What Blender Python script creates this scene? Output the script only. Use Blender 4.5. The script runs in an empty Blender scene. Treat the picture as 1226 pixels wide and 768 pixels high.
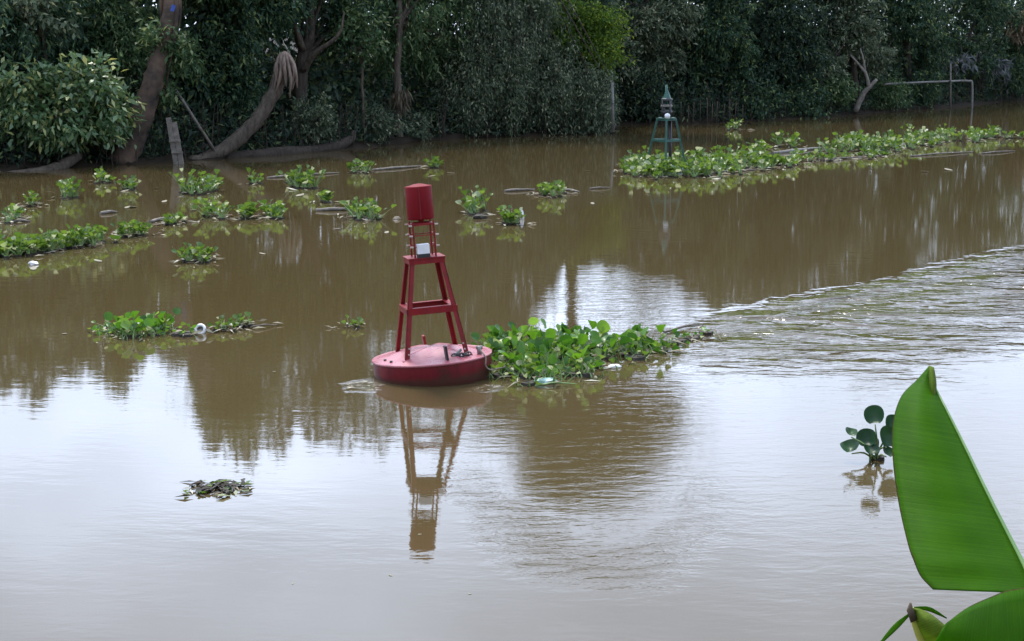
import bpy, bmesh, math, random
import numpy as np
from mathutils import Vector, Matrix, Quaternion, Euler

S = bpy.context.scene
COL = S.collection
rng = np.random.default_rng(11)
random.seed(5)
R = math.radians

# ---------------------------------------------------------------- camera
CAM_H = 4.14
PITCH = math.atan((384 - 40) / 1900)
cam_d = bpy.data.cameras.new('camera')
cam = bpy.data.objects.new('camera', cam_d)
COL.objects.link(cam)
cam.location = (0, 0, CAM_H)
cam.rotation_euler = (math.pi / 2 - PITCH, 0, 0)
cam_d.sensor_width = 36
cam_d.lens = 1900 / 1226 * 36
cam_d.clip_start = 0.05
cam_d.clip_end = 9000
S.camera = cam
S.view_settings.view_transform = 'Standard'
S.view_settings.look = 'None'
S.view_settings.gamma = 1
S.view_settings.exposure = 1.5
S.cycles.max_bounces = 8
S.cycles.diffuse_bounces = 3
S.cycles.glossy_bounces = 3
S.cycles.transmission_bounces = 3
S.cycles.caustics_reflective = False
S.cycles.caustics_refractive = False

# ---------------------------------------------------------------- sky and sun
SUN_EL, SUN_AZ = R(58), R(-14)          # azimuth from +Y, clockwise; the sun stands ahead, a little left
sun_dir = Vector((math.sin(SUN_AZ) * math.cos(SUN_EL), math.cos(SUN_AZ) * math.cos(SUN_EL), math.sin(SUN_EL)))
world = bpy.data.worlds.new('World')
S.world = world
world.use_nodes = True
wt = world.node_tree
wt.nodes.clear()


def N(t, kind, **kw):
    n = t.nodes.new(kind)
    for k, v in kw.items():
        if k == 'inp':
            for kk, vv in v.items():
                n.inputs[kk].default_value = vv
        else:
            setattr(n, k, v)
    return n


def build_world():
    L = wt.links.new
    out = N(wt, 'ShaderNodeOutputWorld')
    bg = N(wt, 'ShaderNodeBackground', inp={'Strength': 0.1})
    sky = N(wt, 'ShaderNodeTexSky', sky_type='NISHITA', sun_disc=False)
    sky.sun_elevation = SUN_EL
    sky.sun_rotation = SUN_AZ
    sky.dust_density = 2.0
    sky.air_density = 1.0
    tc = N(wt, 'ShaderNodeTexCoord')
    mp = N(wt, 'ShaderNodeMapping')
    mp.inputs['Scale'].default_value = (1.0, 1.0, 2.2)
    n1 = N(wt, 'ShaderNodeTexNoise', inp={'Scale': 2.6, 'Detail': 6, 'Roughness': 0.55, 'Distortion': 0.3})
    cr = N(wt, 'ShaderNodeMapRange', inp={'From Min': 0.36, 'From Max': 0.60, 'To Min': 0.45, 'To Max': 1.0})
    # cloud brightness: whiter towards the veiled sun, greyer away from it
    dot = N(wt, 'ShaderNodeVectorMath', operation='DOT_PRODUCT')
    dot.inputs[1].default_value = sun_dir
    glow = N(wt, 'ShaderNodeMapRange', inp={'From Min': -0.6, 'From Max': 1.0, 'To Min': 3.0, 'To Max': 15.2})
    n2 = N(wt, 'ShaderNodeTexNoise', inp={'Scale': 3.4, 'Detail': 5, 'Roughness': 0.5})
    vr = N(wt, 'ShaderNodeMapRange', inp={'From Min': 0.3, 'From Max': 0.7, 'To Min': 0.62, 'To Max': 1.24})
    mul = N(wt, 'ShaderNodeMath', operation='MULTIPLY')
    sz = N(wt, 'ShaderNodeSeparateXYZ')
    hz = N(wt, 'ShaderNodeMapRange', interpolation_type='SMOOTHSTEP', inp={'From Min': 0.20, 'From Max': 0.37, 'To Min': 1.10, 'To Max': 0.72})
    L(tc.outputs['Generated'], sz.inputs[0]); L(sz.outputs[2], hz.inputs['Value'])
    mul2 = N(wt, 'ShaderNodeMath', operation='MULTIPLY')
    cc = N(wt, 'ShaderNodeVectorMath', operation='SCALE')
    cc.inputs[0].default_value = (0.71, 0.83, 1.06)
    mix = N(wt, 'ShaderNodeMix', data_type='RGBA')
    L(tc.outputs['Generated'], mp.inputs['Vector'])
    L(mp.outputs[0], n1.inputs['Vector'])
    L(mp.outputs[0], n2.inputs['Vector'])
    L(n1.outputs['Fac'], cr.inputs['Value'])
    L(tc.outputs['Generated'], dot.inputs[0])
    L(dot.outputs['Value'], glow.inputs['Value'])
    L(n2.outputs['Fac'], vr.inputs['Value'])
    L(glow.outputs[0], mul.inputs[0])
    L(vr.outputs[0], mul.inputs[1])
    L(mul.outputs[0], mul2.inputs[0]); L(hz.outputs[0], mul2.inputs[1])
    L(mul2.outputs[0], cc.inputs['Scale'])
    L(cr.outputs[0], mix.inputs[0])
    L(sky.outputs[0], mix.inputs[6])
    L(cc.outputs[0], mix.inputs[7])
    L(mix.outputs[2], bg.inputs['Color'])
    L(bg.outputs[0], out.inputs['Surface'])


build_world()
sun_d = bpy.data.lights.new('sun', 'SUN')
sun_d.energy = 1.5
sun_d.angle = R(11)
sun_d.color = (1.0, 0.955, 0.88)
sun = bpy.data.objects.new('sun', sun_d)
COL.objects.link(sun)
sun.rotation_euler = (-sun_dir).to_track_quat('-Z', 'Y').to_euler()


# ---------------------------------------------------------------- projection helpers (plan of the place from the picture)
def ray(px, py):
    u = (px - 613) / 1900
    v = (384 - py) / 1900
    return Vector((u, math.cos(PITCH) + v * math.sin(PITCH), -math.sin(PITCH) + v * math.cos(PITCH)))


def W(px, py, z=0.0):
    d = ray(px, py)
    t = (z - CAM_H) / d.z
    return Vector((0, 0, CAM_H)) + d * t


def at(px, py, Y):
    d = ray(px, py)
    return Vector((0, 0, CAM_H)) + d * (Y / d.y)


def pz(px, z, Y):
    depth = Y * math.cos(PITCH) + (CAM_H - z) * math.sin(PITCH)
    return Vector(((px - 613) / 1900 * depth, Y, z))


# ---------------------------------------------------------------- object helpers
def tag(o, label=None, cat=None, group=None, kind=None):
    if label: o['label'] = label
    if cat: o['category'] = cat
    if group: o['group'] = group
    if kind: o['kind'] = kind
    return o


def empty(name, loc, rot=(0, 0, 0)):
    o = bpy.data.objects.new(name, None)
    o.empty_display_size = 0.2
    COL.objects.link(o)
    o.location = loc
    o.rotation_euler = rot
    return o


def link_mesh(name, me, mats, parent=None):
    if not isinstance(mats, (list, tuple)): mats = [mats]
    if not me.materials:
        for m in mats: me.materials.append(m)
    o = bpy.data.objects.new(name, me)
    COL.objects.link(o)
    if parent is not None: o.parent = parent
    return o


def np_mesh(name, verts, faces_flat, nper, matidx=None, smooth=False):
    """fast mesh from arrays; nper = verts in each face (int or array)"""
    me = bpy.data.meshes.new(name)
    verts = np.asarray(verts, dtype=np.float32)
    faces_flat = np.asarray(faces_flat, dtype=np.int32)
    me.vertices.add(len(verts))
    me.vertices.foreach_set('co', verts.ravel())
    me.loops.add(len(faces_flat))
    me.loops.foreach_set('vertex_index', faces_flat)
    if np.isscalar(nper):
        nf = len(faces_flat) // nper
        tot = np.full(nf, nper, dtype=np.int32)
    else:
        tot = np.asarray(nper, dtype=np.int32)
        nf = len(tot)
    start = np.concatenate([[0], np.cumsum(tot)[:-1]]).astype(np.int32)
    me.polygons.add(nf)
    me.polygons.foreach_set('loop_start', start)
    me.polygons.foreach_set('loop_total', tot)
    if matidx is not None:
        me.polygons.foreach_set('material_index', np.asarray(matidx, dtype=np.int32))
    if smooth:
        me.polygons.foreach_set('use_smooth', np.ones(nf, dtype=bool))
    me.update(calc_edges=True)
    return me


class MB:
    """collects simple solids, builds ONE mesh object"""
    def __init__(s):
        s.v = []; s.f = []; s.sm = []

    def add(s, vs, fs, smooth=False):
        o = len(s.v)
        s.v += [tuple(v) for v in vs]
        s.f += [tuple(i + o for i in f) for f in fs]
        s.sm += [smooth] * len(fs)
        return s

    def box(s, c, d, M=None):
        x, y, z = [k / 2 for k in d]
        vs = [Vector((sx * x, sy * y, sz * z)) for sz in (-1, 1) for sy in (-1, 1) for sx in (-1, 1)]
        if M is not None: vs = [M @ v for v in vs]
        vs = [v + Vector(c) for v in vs]
        return s.add(vs, [(0, 2, 3, 1), (4, 5, 7, 6), (0, 1, 5, 4), (2, 6, 7, 3), (0, 4, 6, 2), (1, 3, 7, 5)])

    def bar(s, a, b, w, h=None, up=(0, 0, 1)):
        """square bar from a to b"""
        a, b = Vector(a), Vector(b)
        h = h or w
        d = (b - a)
        z = d.normalized()
        x = Vector(up).cross(z)
        if x.length < 1e-4: x = Vector((1, 0, 0)).cross(z)
        x.normalize()
        y = z.cross(x)
        vs = []
        for p in (a, b):
            for sx, sy in ((-1, -1), (1, -1), (1, 1), (-1, 1)):
                vs.append(p + x * sx * w / 2 + y * sy * h / 2)
        return s.add(vs, [(3, 2, 1, 0), (4, 5, 6, 7), (0, 1, 5, 4), (1, 2, 6, 5), (2, 3, 7, 6), (3, 0, 4, 7)])

    def tube(s, pts, rad, n=8, cap=True, jitter=0.0):
        pts = [Vector(p) for p in pts]
        if not isinstance(rad, (list, tuple)): rad = [rad] * len(pts)
        vs = []
        prevx = None
        for i, p in enumerate(pts):
            d = (pts[min(i + 1, len(pts) - 1)] - pts[max(i - 1, 0)]).normalized()
            x = prevx if prevx is not None else (Vector((1, 0, 0)) if abs(d.x) < 0.8 else Vector((0, 1, 0)))
            x = (x - d * x.dot(d)).normalized()
            prevx = x
            y = d.cross(x)
            for k in range(n):
                a = 2 * math.pi * k / n
                r = rad[i] * (1 + random.uniform(-jitter, jitter))
                vs.append(p + x * math.cos(a) * r + y * math.sin(a) * r)
        fs = []
        for i in range(len(pts) - 1):
            for k in range(n):
                a = i * n + k; b = i * n + (k + 1) % n
                fs.append((a, b, b + n, a + n))
        s.add(vs, fs, True)
        if cap:
            o = len(s.v) - len(vs)
            s.f.append(tuple(o + n - 1 - k for k in range(n))); s.sm.append(False)
            e = o + (len(pts) - 1) * n
            s.f.append(tuple(e + k for k in range(n))); s.sm.append(False)
        return s

    def lathe(s, prof, n=32, smooth=True):
        vs = []
        for r, z in prof:
            for k in range(n):
                a = 2 * math.pi * k / n
                vs.append((r * math.cos(a), r * math.sin(a), z))
        fs = []
        for i in range(len(prof) - 1):
            for k in range(n):
                a = i * n + k; b = i * n + (k + 1) % n
                fs.append((a, b, b + n, a + n))
        return s.add(vs, fs, smooth)

    def mesh(s, name):
        me = bpy.data.meshes.new(name)
        me.from_pydata(s.v, [], s.f)
        me.polygons.foreach_set('use_smooth', s.sm)
        me.update()
        return me

    def build(s, name, mats, parent=None):
        return link_mesh(name, s.mesh(name), mats, parent)


def bend(pts, k=6, wob=0.0):
    """Catmull-Rom through the points"""
    P = [Vector(p) for p in pts]
    P = [P[0] * 2 - P[1]] + P + [P[-1] * 2 - P[-2]]
    out = []
    for i in range(1, len(P) - 2):
        for j in range(k):
            t = j / k
            a, b, c, d = P[i - 1], P[i], P[i + 1], P[i + 2]
            q = 0.5 * ((2 * b) + (c - a) * t + (2 * a - 5 * b + 4 * c - d) * t * t + (3 * b - a - 3 * c + d) * t ** 3)
            if wob: q = q + Vector((random.gauss(0, wob), random.gauss(0, wob), random.gauss(0, wob)))
            out.append(q)
    out.append(P[-2])
    return out


def lerp_list(vals, n):
    return [float(np.interp(i / (n - 1) * (len(vals) - 1), range(len(vals)), vals)) for i in range(n)]


# ---------------------------------------------------------------- materials
def new_mat(name):
    m = bpy.data.materials.new(name)
    m.use_nodes = True
    m.node_tree.nodes.clear()
    return m, m.node_tree


def mat_solid(name, c1, c2=None, rough=0.5, scale=8.0, spec=0.5, metal=0.0, bump=0.0, coord='Object', coat=0.0, stretch=(1, 1, 1)):
    m, t = new_mat(name)
    L = t.links.new
    out = N(t, 'ShaderNodeOutputMaterial')
    b = N(t, 'ShaderNodeBsdfPrincipled', inp={'Roughness': rough, 'Metallic': metal, 'Specular IOR Level': spec, 'Coat Weight': coat, 'Coat Roughness': 0.15})
    L(b.outputs[0], out.inputs[0])
    tc = N(t, 'ShaderNodeTexCoord')
    mp = N(t, 'ShaderNodeMapping'); mp.inputs['Scale'].default_value = stretch
    L(tc.outputs[coord], mp.inputs[0])
    nz = N(t, 'ShaderNodeTexNoise', inp={'Scale': scale, 'Detail': 6, 'Roughness': 0.65})
    L(mp.outputs[0], nz.inputs['Vector'])
    cr = N(t, 'ShaderNodeValToRGB')
    cr.color_ramp.elements[0].position = 0.35
    cr.color_ramp.elements[1].position = 0.68
    cr.color_ramp.elements[0].color = (*c1, 1)
    cr.color_ramp.elements[1].color = (*(c2 or c1), 1)
    L(nz.outputs['Fac'], cr.inputs[0])
    L(cr.outputs[0], b.inputs['Base Color'])
    if bump:
        bp = N(t, 'ShaderNodeBump', inp={'Strength': 1.0, 'Distance': bump})
        L(nz.outputs['Fac'], bp.inputs['Height'])
        L(bp.outputs[0], b.inputs['Normal'])
    return m


def mat_leaf(name, c1, c2, c3=None, trans=0.26, rough=0.5, spec=0.18, by_object=False, cpos=0.97):
    """leaf colour differs from leaf to leaf; thin blades let light through"""
    m, t = new_mat(name)
    L = t.links.new
    out = N(t, 'ShaderNodeOutputMaterial')
    b = N(t, 'ShaderNodeBsdfPrincipled', inp={'Roughness': rough, 'Specular IOR Level': spec})
    tr = N(t, 'ShaderNodeBsdfTranslucent')
    mx = N(t, 'ShaderNodeMixShader', inp={0: trans})
    cr = N(t, 'ShaderNodeValToRGB')
    e = cr.color_ramp.elements
    e[0].position = 0.0; e[0].color = (*c1, 1)
    e[1].position = 0.8; e[1].color = (*c2, 1)
    if c3:
        k = e.new(cpos); k.color = (*c3, 1)
    if by_object:
        oi = N(t, 'ShaderNodeObjectInfo')
        L(oi.outputs['Random'], cr.inputs[0])
    else:
        g = N(t, 'ShaderNodeNewGeometry')
        L(g.outputs['Random Per Island'], cr.inputs[0])
    hs = N(t, 'ShaderNodeHueSaturation', inp={'Hue': 0.485, 'Saturation': 1.1, 'Value': 1.5})
    L(cr.outputs[0], b.inputs['Base Color'])
    L(cr.outputs[0], hs.inputs['Color'])
    L(hs.outputs[0], tr.inputs['Color'])
    L(b.outputs[0], mx.inputs[1]); L(tr.outputs[0], mx.inputs[2])
    L(mx.outputs[0], out.inputs[0])
    return m


def mat_red(name, base, dark, rust, rough=0.32, wear=0.57, spec=0.25, mud=False):
    m, t = new_mat(name)
    L = t.links.new
    out = N(t, 'ShaderNodeOutputMaterial')
    b = N(t, 'ShaderNodeBsdfPrincipled', inp={'Specular IOR Level': spec})
    tc = N(t, 'ShaderNodeTexCoord')
    n1 = N(t, 'ShaderNodeTexNoise', inp={'Scale': 4.5, 'Detail': 7, 'Roughness': 0.65})
    mp = N(t, 'ShaderNodeMapping'); mp.inputs['Scale'].default_value = (14, 14, 2.0)
    n2 = N(t, 'ShaderNodeTexNoise', inp={'Scale': 1.0, 'Detail': 5, 'Roughness': 0.6})
    n3 = N(t, 'ShaderNodeTexNoise', inp={'Scale': 22, 'Detail': 6, 'Roughness': 0.7})
    for n in (n1, n3): L(tc.outputs['Object'], n.inputs['Vector'])
    L(tc.outputs['Object'], mp.inputs[0]); L(mp.outputs[0], n2.inputs['Vector'])
    m1 = N(t, 'ShaderNodeMix', data_type='RGBA')
    m1.inputs[6].default_value = (*base, 1); m1.inputs[7].default_value = (*dark, 1)
    r1 = N(t, 'ShaderNodeMapRange', inp={'From Min': 0.42, 'From Max': 0.68, 'To Max': 0.8})
    L(n2.outputs['Fac'], r1.inputs['Value']); L(r1.outputs[0], m1.inputs[0])
    m2 = N(t, 'ShaderNodeMix', data_type='RGBA')
    m2.inputs[7].default_value = (*rust, 1)
    r2 = N(t, 'ShaderNodeMapRange', inp={'From Min': wear, 'From Max': wear + 0.1, 'To Max': 0.85})
    add = N(t, 'ShaderNodeMath', operation='MULTIPLY_ADD'); add.inputs[1].default_value = 0.35; 
    L(n3.outputs['Fac'], add.inputs[0]); 
    sc = N(t, 'ShaderNodeMath', operation='MULTIPLY'); sc.inputs[1].default_value = 0.7
    L(n1.outputs['Fac'], sc.inputs[0]); L(sc.outputs[0], add.inputs[2])
    L(add.outputs[0], r2.inputs['Value'])
    L(m1.outputs[2], m2.inputs[6]); L(r2.outputs[0], m2.inputs[0])
    res = m2.outputs[2]
    if mud:                                     # dried silt left along the waterline
        sp = N(t, 'ShaderNodeSeparateXYZ'); L(tc.outputs['Object'], sp.inputs[0])
        zz = N(t, 'ShaderNodeMath', operation='MULTIPLY_ADD'); zz.inputs[1].default_value = -0.10
        L(n1.outputs['Fac'], zz.inputs[0]); L(sp.outputs[2], zz.inputs[2])
        zr = N(t, 'ShaderNodeMapRange', inp={'From Min': -0.02, 'From Max': 0.05, 'To Min': 0.75, 'To Max': 0.0}); L(zz.outputs[0], zr.inputs['Value'])
        m3 = N(t, 'ShaderNodeMix', data_type='RGBA'); m3.inputs[7].default_value = (0.06, 0.035, 0.022, 1)
        L(zr.outputs[0], m3.inputs[0]); L(res, m3.inputs[6]); res = m3.outputs[2]
    L(res, b.inputs['Base Color'])
    rr = N(t, 'ShaderNodeMapRange', inp={'From Min': 0.3, 'From Max': 0.7, 'To Min': rough - 0.06, 'To Max': rough + 0.22})
    L(n1.outputs['Fac'], rr.inputs['Value']); L(rr.outputs[0], b.inputs['Roughness'])
    bp = N(t, 'ShaderNodeBump', inp={'Strength': 0.5, 'Distance': 0.004})
    L(n3.outputs['Fac'], bp.inputs['Height']); L(bp.outputs[0], b.inputs['Normal'])
    L(b.outputs[0], out.inputs[0])
    return m


def mat_water():
    m, t = new_mat('river_water')
    L = t.links.new
    out = N(t, 'ShaderNodeOutputMaterial')
    b = N(t, 'ShaderNodeBsdfPrincipled', inp={'Roughness': 0.03, 'IOR': 1.45, 'Specular IOR Level': 0.5})
    L(b.outputs[0], out.inputs[0])
    g = N(t, 'ShaderNodeNewGeometry')
    pos = g.outputs['Position']

    def math_(op, a, b_=None, c=None):
        n = N(t, 'ShaderNodeMath', operation=op)
        for i, v in enumerate((a, b_, c)):
            if v is None: continue
            if isinstance(v, (int, float)): n.inputs[i].default_value = v
            else: L(v, n.inputs[i])
        return n.outputs[0]

    def noise(scale, detail=3, rough=0.5, rot=0.0, loc=(0, 0, 0), dist=0.0):
        mp = N(t, 'ShaderNodeMapping')
        mp.inputs['Scale'].default_value = scale
        mp.inputs['Rotation'].default_value = (0, 0, rot)
        mp.inputs['Location'].default_value = loc
        vr = N(t, 'ShaderNodeVectorRotate', rotation_type='Z_AXIS')
        vr.inputs['Angle'].default_value = rot
        L(pos, vr.inputs['Vector'])
        mp.inputs['Rotation'].default_value = (0, 0, 0)
        L(vr.outputs[0], mp.inputs[0])
        n = N(t, 'ShaderNodeTexNoise', inp={'Scale': 1.0, 'Detail': detail, 'Roughness': rough, 'Distortion': dist})
        L(mp.outputs[0], n.inputs['Vector'])
        return n.outputs['Fac']

    def smooth(v, a, b_, lo=0.0, hi=1.0):
        n = N(t, 'ShaderNodeMapRange', interpolation_type='SMOOTHSTEP', inp={'From Min': a, 'From Max': b_, 'To Min': lo, 'To Max': hi})
        L(v, n.inputs['Value'])
        return n.outputs[0]
    sx = N(t, 'ShaderNodeSeparateXYZ')
    L(pos, sx.inputs[0])
    X, Y = sx.outputs[0], sx.outputs[1]
    # wandering of the edges
    wv = math_('SUBTRACT', noise((0.35, 0.35, 1), 4, 0.6), 0.5)
    wf = math_('SUBTRACT', noise((1.3, 1.3, 1), 3, 0.6, loc=(7, 3, 0)), 0.5)
    # wake: signed distance from its leading line (a boat passed on the right)
    a, c = W(840, 384), W(1226, 297)
    d = Vector((c.x - a.x, c.y - a.y)).normalized()
    nx, ny = d.y, -d.x                       # towards the near side
    s0 = math_('ADD', math_('MULTIPLY', math_('SUBTRACT', X, a.x), nx), math_('MULTIPLY', math_('SUBTRACT', Y, a.y), ny))
    s = math_('ADD', math_('ADD', s0, math_('MULTIPLY', wv, 1.0)), math_('MULTIPLY', wf, 0.8))
    u = math_('ADD', math_('MULTIPLY', math_('SUBTRACT', X, a.x), d.x), math_('MULTIPLY', math_('SUBTRACT', Y, a.y), d.y))
    u2 = math_('ADD', u, math_('MULTIPLY', wv, 4.0))
    inwake = smooth(s, -0.25, 0.55)
    along = smooth(u2, -3.6, 0.6)
    fade = smooth(s, 1.6, 5.2, 1.0, 0.05)
    wake = math_('MULTIPLY', math_('MULTIPLY', inwake, along), fade)
    # rings off the buoy and its raft, in front and to the right
    q = W(705, 560)
    ex = math_('DIVIDE', math_('SUBTRACT', X, q.x), 1.15)
    ey = math_('DIVIDE', math_('SUBTRACT', Y, q.y), 3.0)
    rr = math_('SQRT', math_('ADD', math_('POWER', ex, 2), math_('POWER', ey, 2)))
    rr = math_('ADD', rr, math_('ADD', math_('MULTIPLY', wv, 0.6), math_('MULTIPLY', wf, 0.12)))
    rings = math_('MULTIPLY', smooth(rr, 0.62, 0.92), math_('MULTIPLY', smooth(rr, 1.0, 1.3, 1.0, 0.0), smooth(math_('SUBTRACT', Y, q.y), -1.4, 0.6, 1.0, 0.12)))
    # bow ripple on the left of the buoy
    q2 = W(434, 463)
    e2 = math_('SQRT', math_('ADD', math_('POWER', math_('DIVIDE', math_('SUBTRACT', X, q2.x), 0.30), 2), math_('POWER', math_('DIVIDE', math_('SUBTRACT', Y, q2.y), 0.40), 2)))
    bow = smooth(math_('ADD', e2, math_('MULTIPLY', wf, 1.6)), 0.2, 1.2, 1.0, 0.0)
    q3 = W(580, 465)
    e3 = math_('SQRT', math_('ADD', math_('POWER', math_('DIVIDE', math_('SUBTRACT', X, q3.x), 0.28), 2), math_('POWER', math_('DIVIDE', math_('SUBTRACT', Y, q3.y), 0.28), 2)))
    bow = math_('MAXIMUM', bow, smooth(math_('ADD', e3, math_('MULTIPLY', wf, 1.6)), 0.2, 1.2, 1.0, 0.0))
    # patches of breeze over the calm water
    breeze = smooth(noise((0.16, 0.30, 1), 4, 0.6, loc=(3, 1, 0)), 0.42, 0.68, 0.35, 1.0)
    # reach of ruffled water right of the raft
    q4 = W(1000, 520)
    e4 = math_('SQRT', math_('ADD', math_('POWER', math_('DIVIDE', math_('SUBTRACT', X, q4.x), 5.0), 2), math_('POWER', math_('DIVIDE', math_('SUBTRACT', Y, q4.y), 6.5), 2)))
    ruff = smooth(math_('ADD', e4, math_('MULTIPLY', wv, 0.8)), 0.4, 1.05, 1.0, 0.0)
    q5 = W(745, 362)
    e5 = math_('SQRT', math_('ADD', math_('POWER', math_('DIVIDE', math_('SUBTRACT', X, q5.x), 1.5), 2), math_('POWER', math_('DIVIDE', math_('SUBTRACT', Y, q5.y), 5.0), 2)))
    ruff5 = smooth(math_('ADD', e5, math_('MULTIPLY', wv, 0.9)), 0.35, 1.1, 1.0, 0.0)
    # heights in metres
    def centred(n): return math_('SUBTRACT', n, 0.5)
    calm = math_('ADD', math_('MULTIPLY', centred(noise((1.6, 4.2, 1), 3, 0.5, 0.12)), 0.0024),
                 math_('MULTIPLY', centred(noise((6.5, 17, 1), 2, 0.5, -0.1)), 0.0005))
    calm = math_('MULTIPLY', calm, breeze)
    ang = math.atan2(d.y, d.x)
    rough_ = math_('ADD', math_('MULTIPLY', centred(noise((0.95, 2.7, 1), 3, 0.5, -0.10, dist=0.7)), 0.17),
                   math_('MULTIPLY', centred(noise((6.0, 14, 1), 3, 0.55, -0.1)), 0.016))
    gust = smooth(noise((0.45, 1.3, 1), 3, 0.55, -0.12, loc=(2, 9, 0)), 0.36, 0.62, 0.30, 1.15)
    rough_w = math_('ADD', math_('MULTIPLY', rough_, gust), math_('MULTIPLY', centred(noise((0.5, 1.1, 1), 3, 0.5, 0.35, loc=(4, 1, 0), dist=0.4)), 0.25))
    ripple = math_('ADD', math_('MULTIPLY', centred(noise((2.2, 6.0, 1), 4, 0.6, -0.1, dist=0.6)), 0.030),
                   math_('MULTIPLY', centred(noise((8, 15, 1), 3, 0.6, 0.15)), 0.008))
    crest = math_('MULTIPLY', math_('SINE', math_('MULTIPLY', s, 5.0)), smooth(s, 0.2, 2.8, 1.0, 0.0))
    crest = math_('MULTIPLY', math_('MULTIPLY', crest, 0.09), math_('MULTIPLY', inwake, smooth(u2, -2.0, 1.5)))
    h = math_('ADD', calm, math_('MULTIPLY', rough_w, wake))
    h = math_('ADD', h, crest)
    h = math_('ADD', h, math_('MULTIPLY', ripple, math_('MAXIMUM', math_('MULTIPLY', rings, 0.30), math_('MAXIMUM', math_('MULTIPLY', ruff5, 0.15), math_('MULTIPLY', ruff, 0.09)))))
    h = math_('ADD', h, math_('MULTIPLY', rough_, math_('MULTIPLY', math_('MULTIPLY', bow, smooth(noise((4, 9, 1), 3, 0.6, loc=(1, 2, 0)), 0.45, 0.62)), 0.9)))
    h = math_('ADD', h, math_('MULTIPLY', math_('SINE', math_('ADD', math_('MULTIPLY', rr, 95.0), math_('MULTIPLY', wf, 9.0))), math_('MULTIPLY', math_('MULTIPLY', rings, smooth(noise((0.9, 1.5, 1), 3, 0.6, loc=(5, 5, 0)), 0.4, 0.6)), 0.00022)))
    bp = N(t, 'ShaderNodeBump', inp={'Strength': 1.0, 'Distance': 1.0})
    L(h, bp.inputs['Height'])
    L(bp.outputs[0], b.inputs['Normal'])
    # silt: drifts of slightly lighter and darker mud in the water
    sl = N(t, 'ShaderNodeMix', data_type='RGBA')
    sl.inputs[6].default_value = (0.066, 0.0470, 0.0180, 1)
    sl.inputs[7].default_value = (0.076, 0.056, 0.027, 1)
    L(noise((0.12, 0.35, 1), 4, 0.6, loc=(11, 5, 0)), sl.inputs[0])
    L(sl.outputs[2], b.inputs['Base Color'])
    return m


M = {}
M['water'] = mat_water()
M['mud'] = mat_solid('bank_mud', (0.012, 0.009, 0.006), (0.030, 0.022, 0.015), 0.85, 1.2, spec=0.12, bump=0.06)
M['soil'] = mat_solid('near_soil', (0.05, 0.045, 0.02), (0.09, 0.075, 0.04), 0.9, 2.0, bump=0.05)
M['bark_dark'] = mat_solid('bark_dark', (0.030, 0.024, 0.020), (0.075, 0.06, 0.048), 0.85, 5.0, spec=0.15, bump=0.06, stretch=(2, 2, .6))
M['bark_mid'] = mat_solid('bark_mid', (0.05, 0.04, 0.032), (0.13, 0.105, 0.082), 0.8, 4.0, spec=0.15, bump=0.06, stretch=(2, 2, .6))
M['bark_warm'] = mat_solid('bark_warm', (0.028, 0.024, 0.022), (0.14, 0.095, 0.068), 0.8, 1.6, spec=0.15, bump=0.06)
M['strip'] = mat_solid('torn_wood', (0.08, 0.055, 0.04), (0.26, 0.19, 0.15), 0.8, 5.0, stretch=(3, 3, .5))
M['stake'] = mat_solid('pale_stake', (0.10, 0.085, 0.07), (0.24, 0.21, 0.18), 0.8, 6.0)
M['pole'] = mat_solid('grey_pole', (0.11, 0.105, 0.095), (0.22, 0.21, 0.19), 0.7, 6.0)
M['white_pole'] = mat_solid('whitish_pole', (0.26, 0.27, 0.28), (0.42, 0.43, 0.43), 0.6, 6.0)
M['leaf_dark'] = mat_leaf('leaf_dark', (0.0210, 0.0499, 0.0310), (0.0546, 0.1035, 0.0552), (0.1890, 0.2402, 0.0862), cpos=0.93)
M['leaf_mid'] = mat_leaf('leaf_mid', (0.0357, 0.0776, 0.0345), (0.0924, 0.1552, 0.0621), (0.2520, 0.2957, 0.1380), cpos=0.93)
M['leaf_grey'] = mat_leaf('leaf_grey', (0.0504, 0.0776, 0.0483), (0.1218, 0.1589, 0.0949), (0.3360, 0.3511, 0.2242), cpos=0.93)
M['leaf_bush'] = mat_leaf('leaf_bush', (0.0518, 0.1138, 0.0463), (0.1467, 0.2277, 0.0991), (0.3450, 0.3643, 0.1323), rough=0.3, spec=0.5, cpos=0.93)
M['leaf_yellow'] = mat_leaf('leaf_yellow', (0.0507, 0.1099, 0.0202), (0.1268, 0.2113, 0.0374), (0.3718, 0.4225, 0.0720), trans=0.45)
M['leaf_pale'] = mat_leaf('leaf_pale', (0.06, 0.07, 0.07), (0.15, 0.16, 0.165), (0.3, 0.3, 0.3))
M['leaf_forest'] = mat_leaf('leaf_forest', (0.0189, 0.0388, 0.0276), (0.0462, 0.0776, 0.0483), (0.1260, 0.1663, 0.0690), trans=0.25, cpos=0.93)
M['dry'] = mat_leaf('dry_leaf', (0.12, 0.085, 0.05), (0.28, 0.21, 0.14), (0.40, 0.33, 0.25), trans=0.2)
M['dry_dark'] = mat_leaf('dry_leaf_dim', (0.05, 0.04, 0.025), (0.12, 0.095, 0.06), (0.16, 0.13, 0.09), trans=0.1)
M['hy'] = mat_leaf('hyacinth_leaf', (0.045, 0.098, 0.018), (0.125, 0.205, 0.040), (0.33, 0.37, 0.22), cpos=0.9, trans=0.4, rough=0.36, spec=0.35)
M['hy_obj'] = mat_leaf('hyacinth_leaf_near', (0.030, 0.095, 0.016), (0.095, 0.225, 0.028), (0.17, 0.30, 0.06), trans=0.4, rough=0.34, spec=0.35, by_object=True)
M['hy_dark'] = mat_leaf('hyacinth_leaf_dark', (0.010, 0.040, 0.014), (0.022, 0.065, 0.022), (0.035, 0.085, 0.03), trans=0.12, rough=0.4, spec=0.25, by_object=True)
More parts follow.
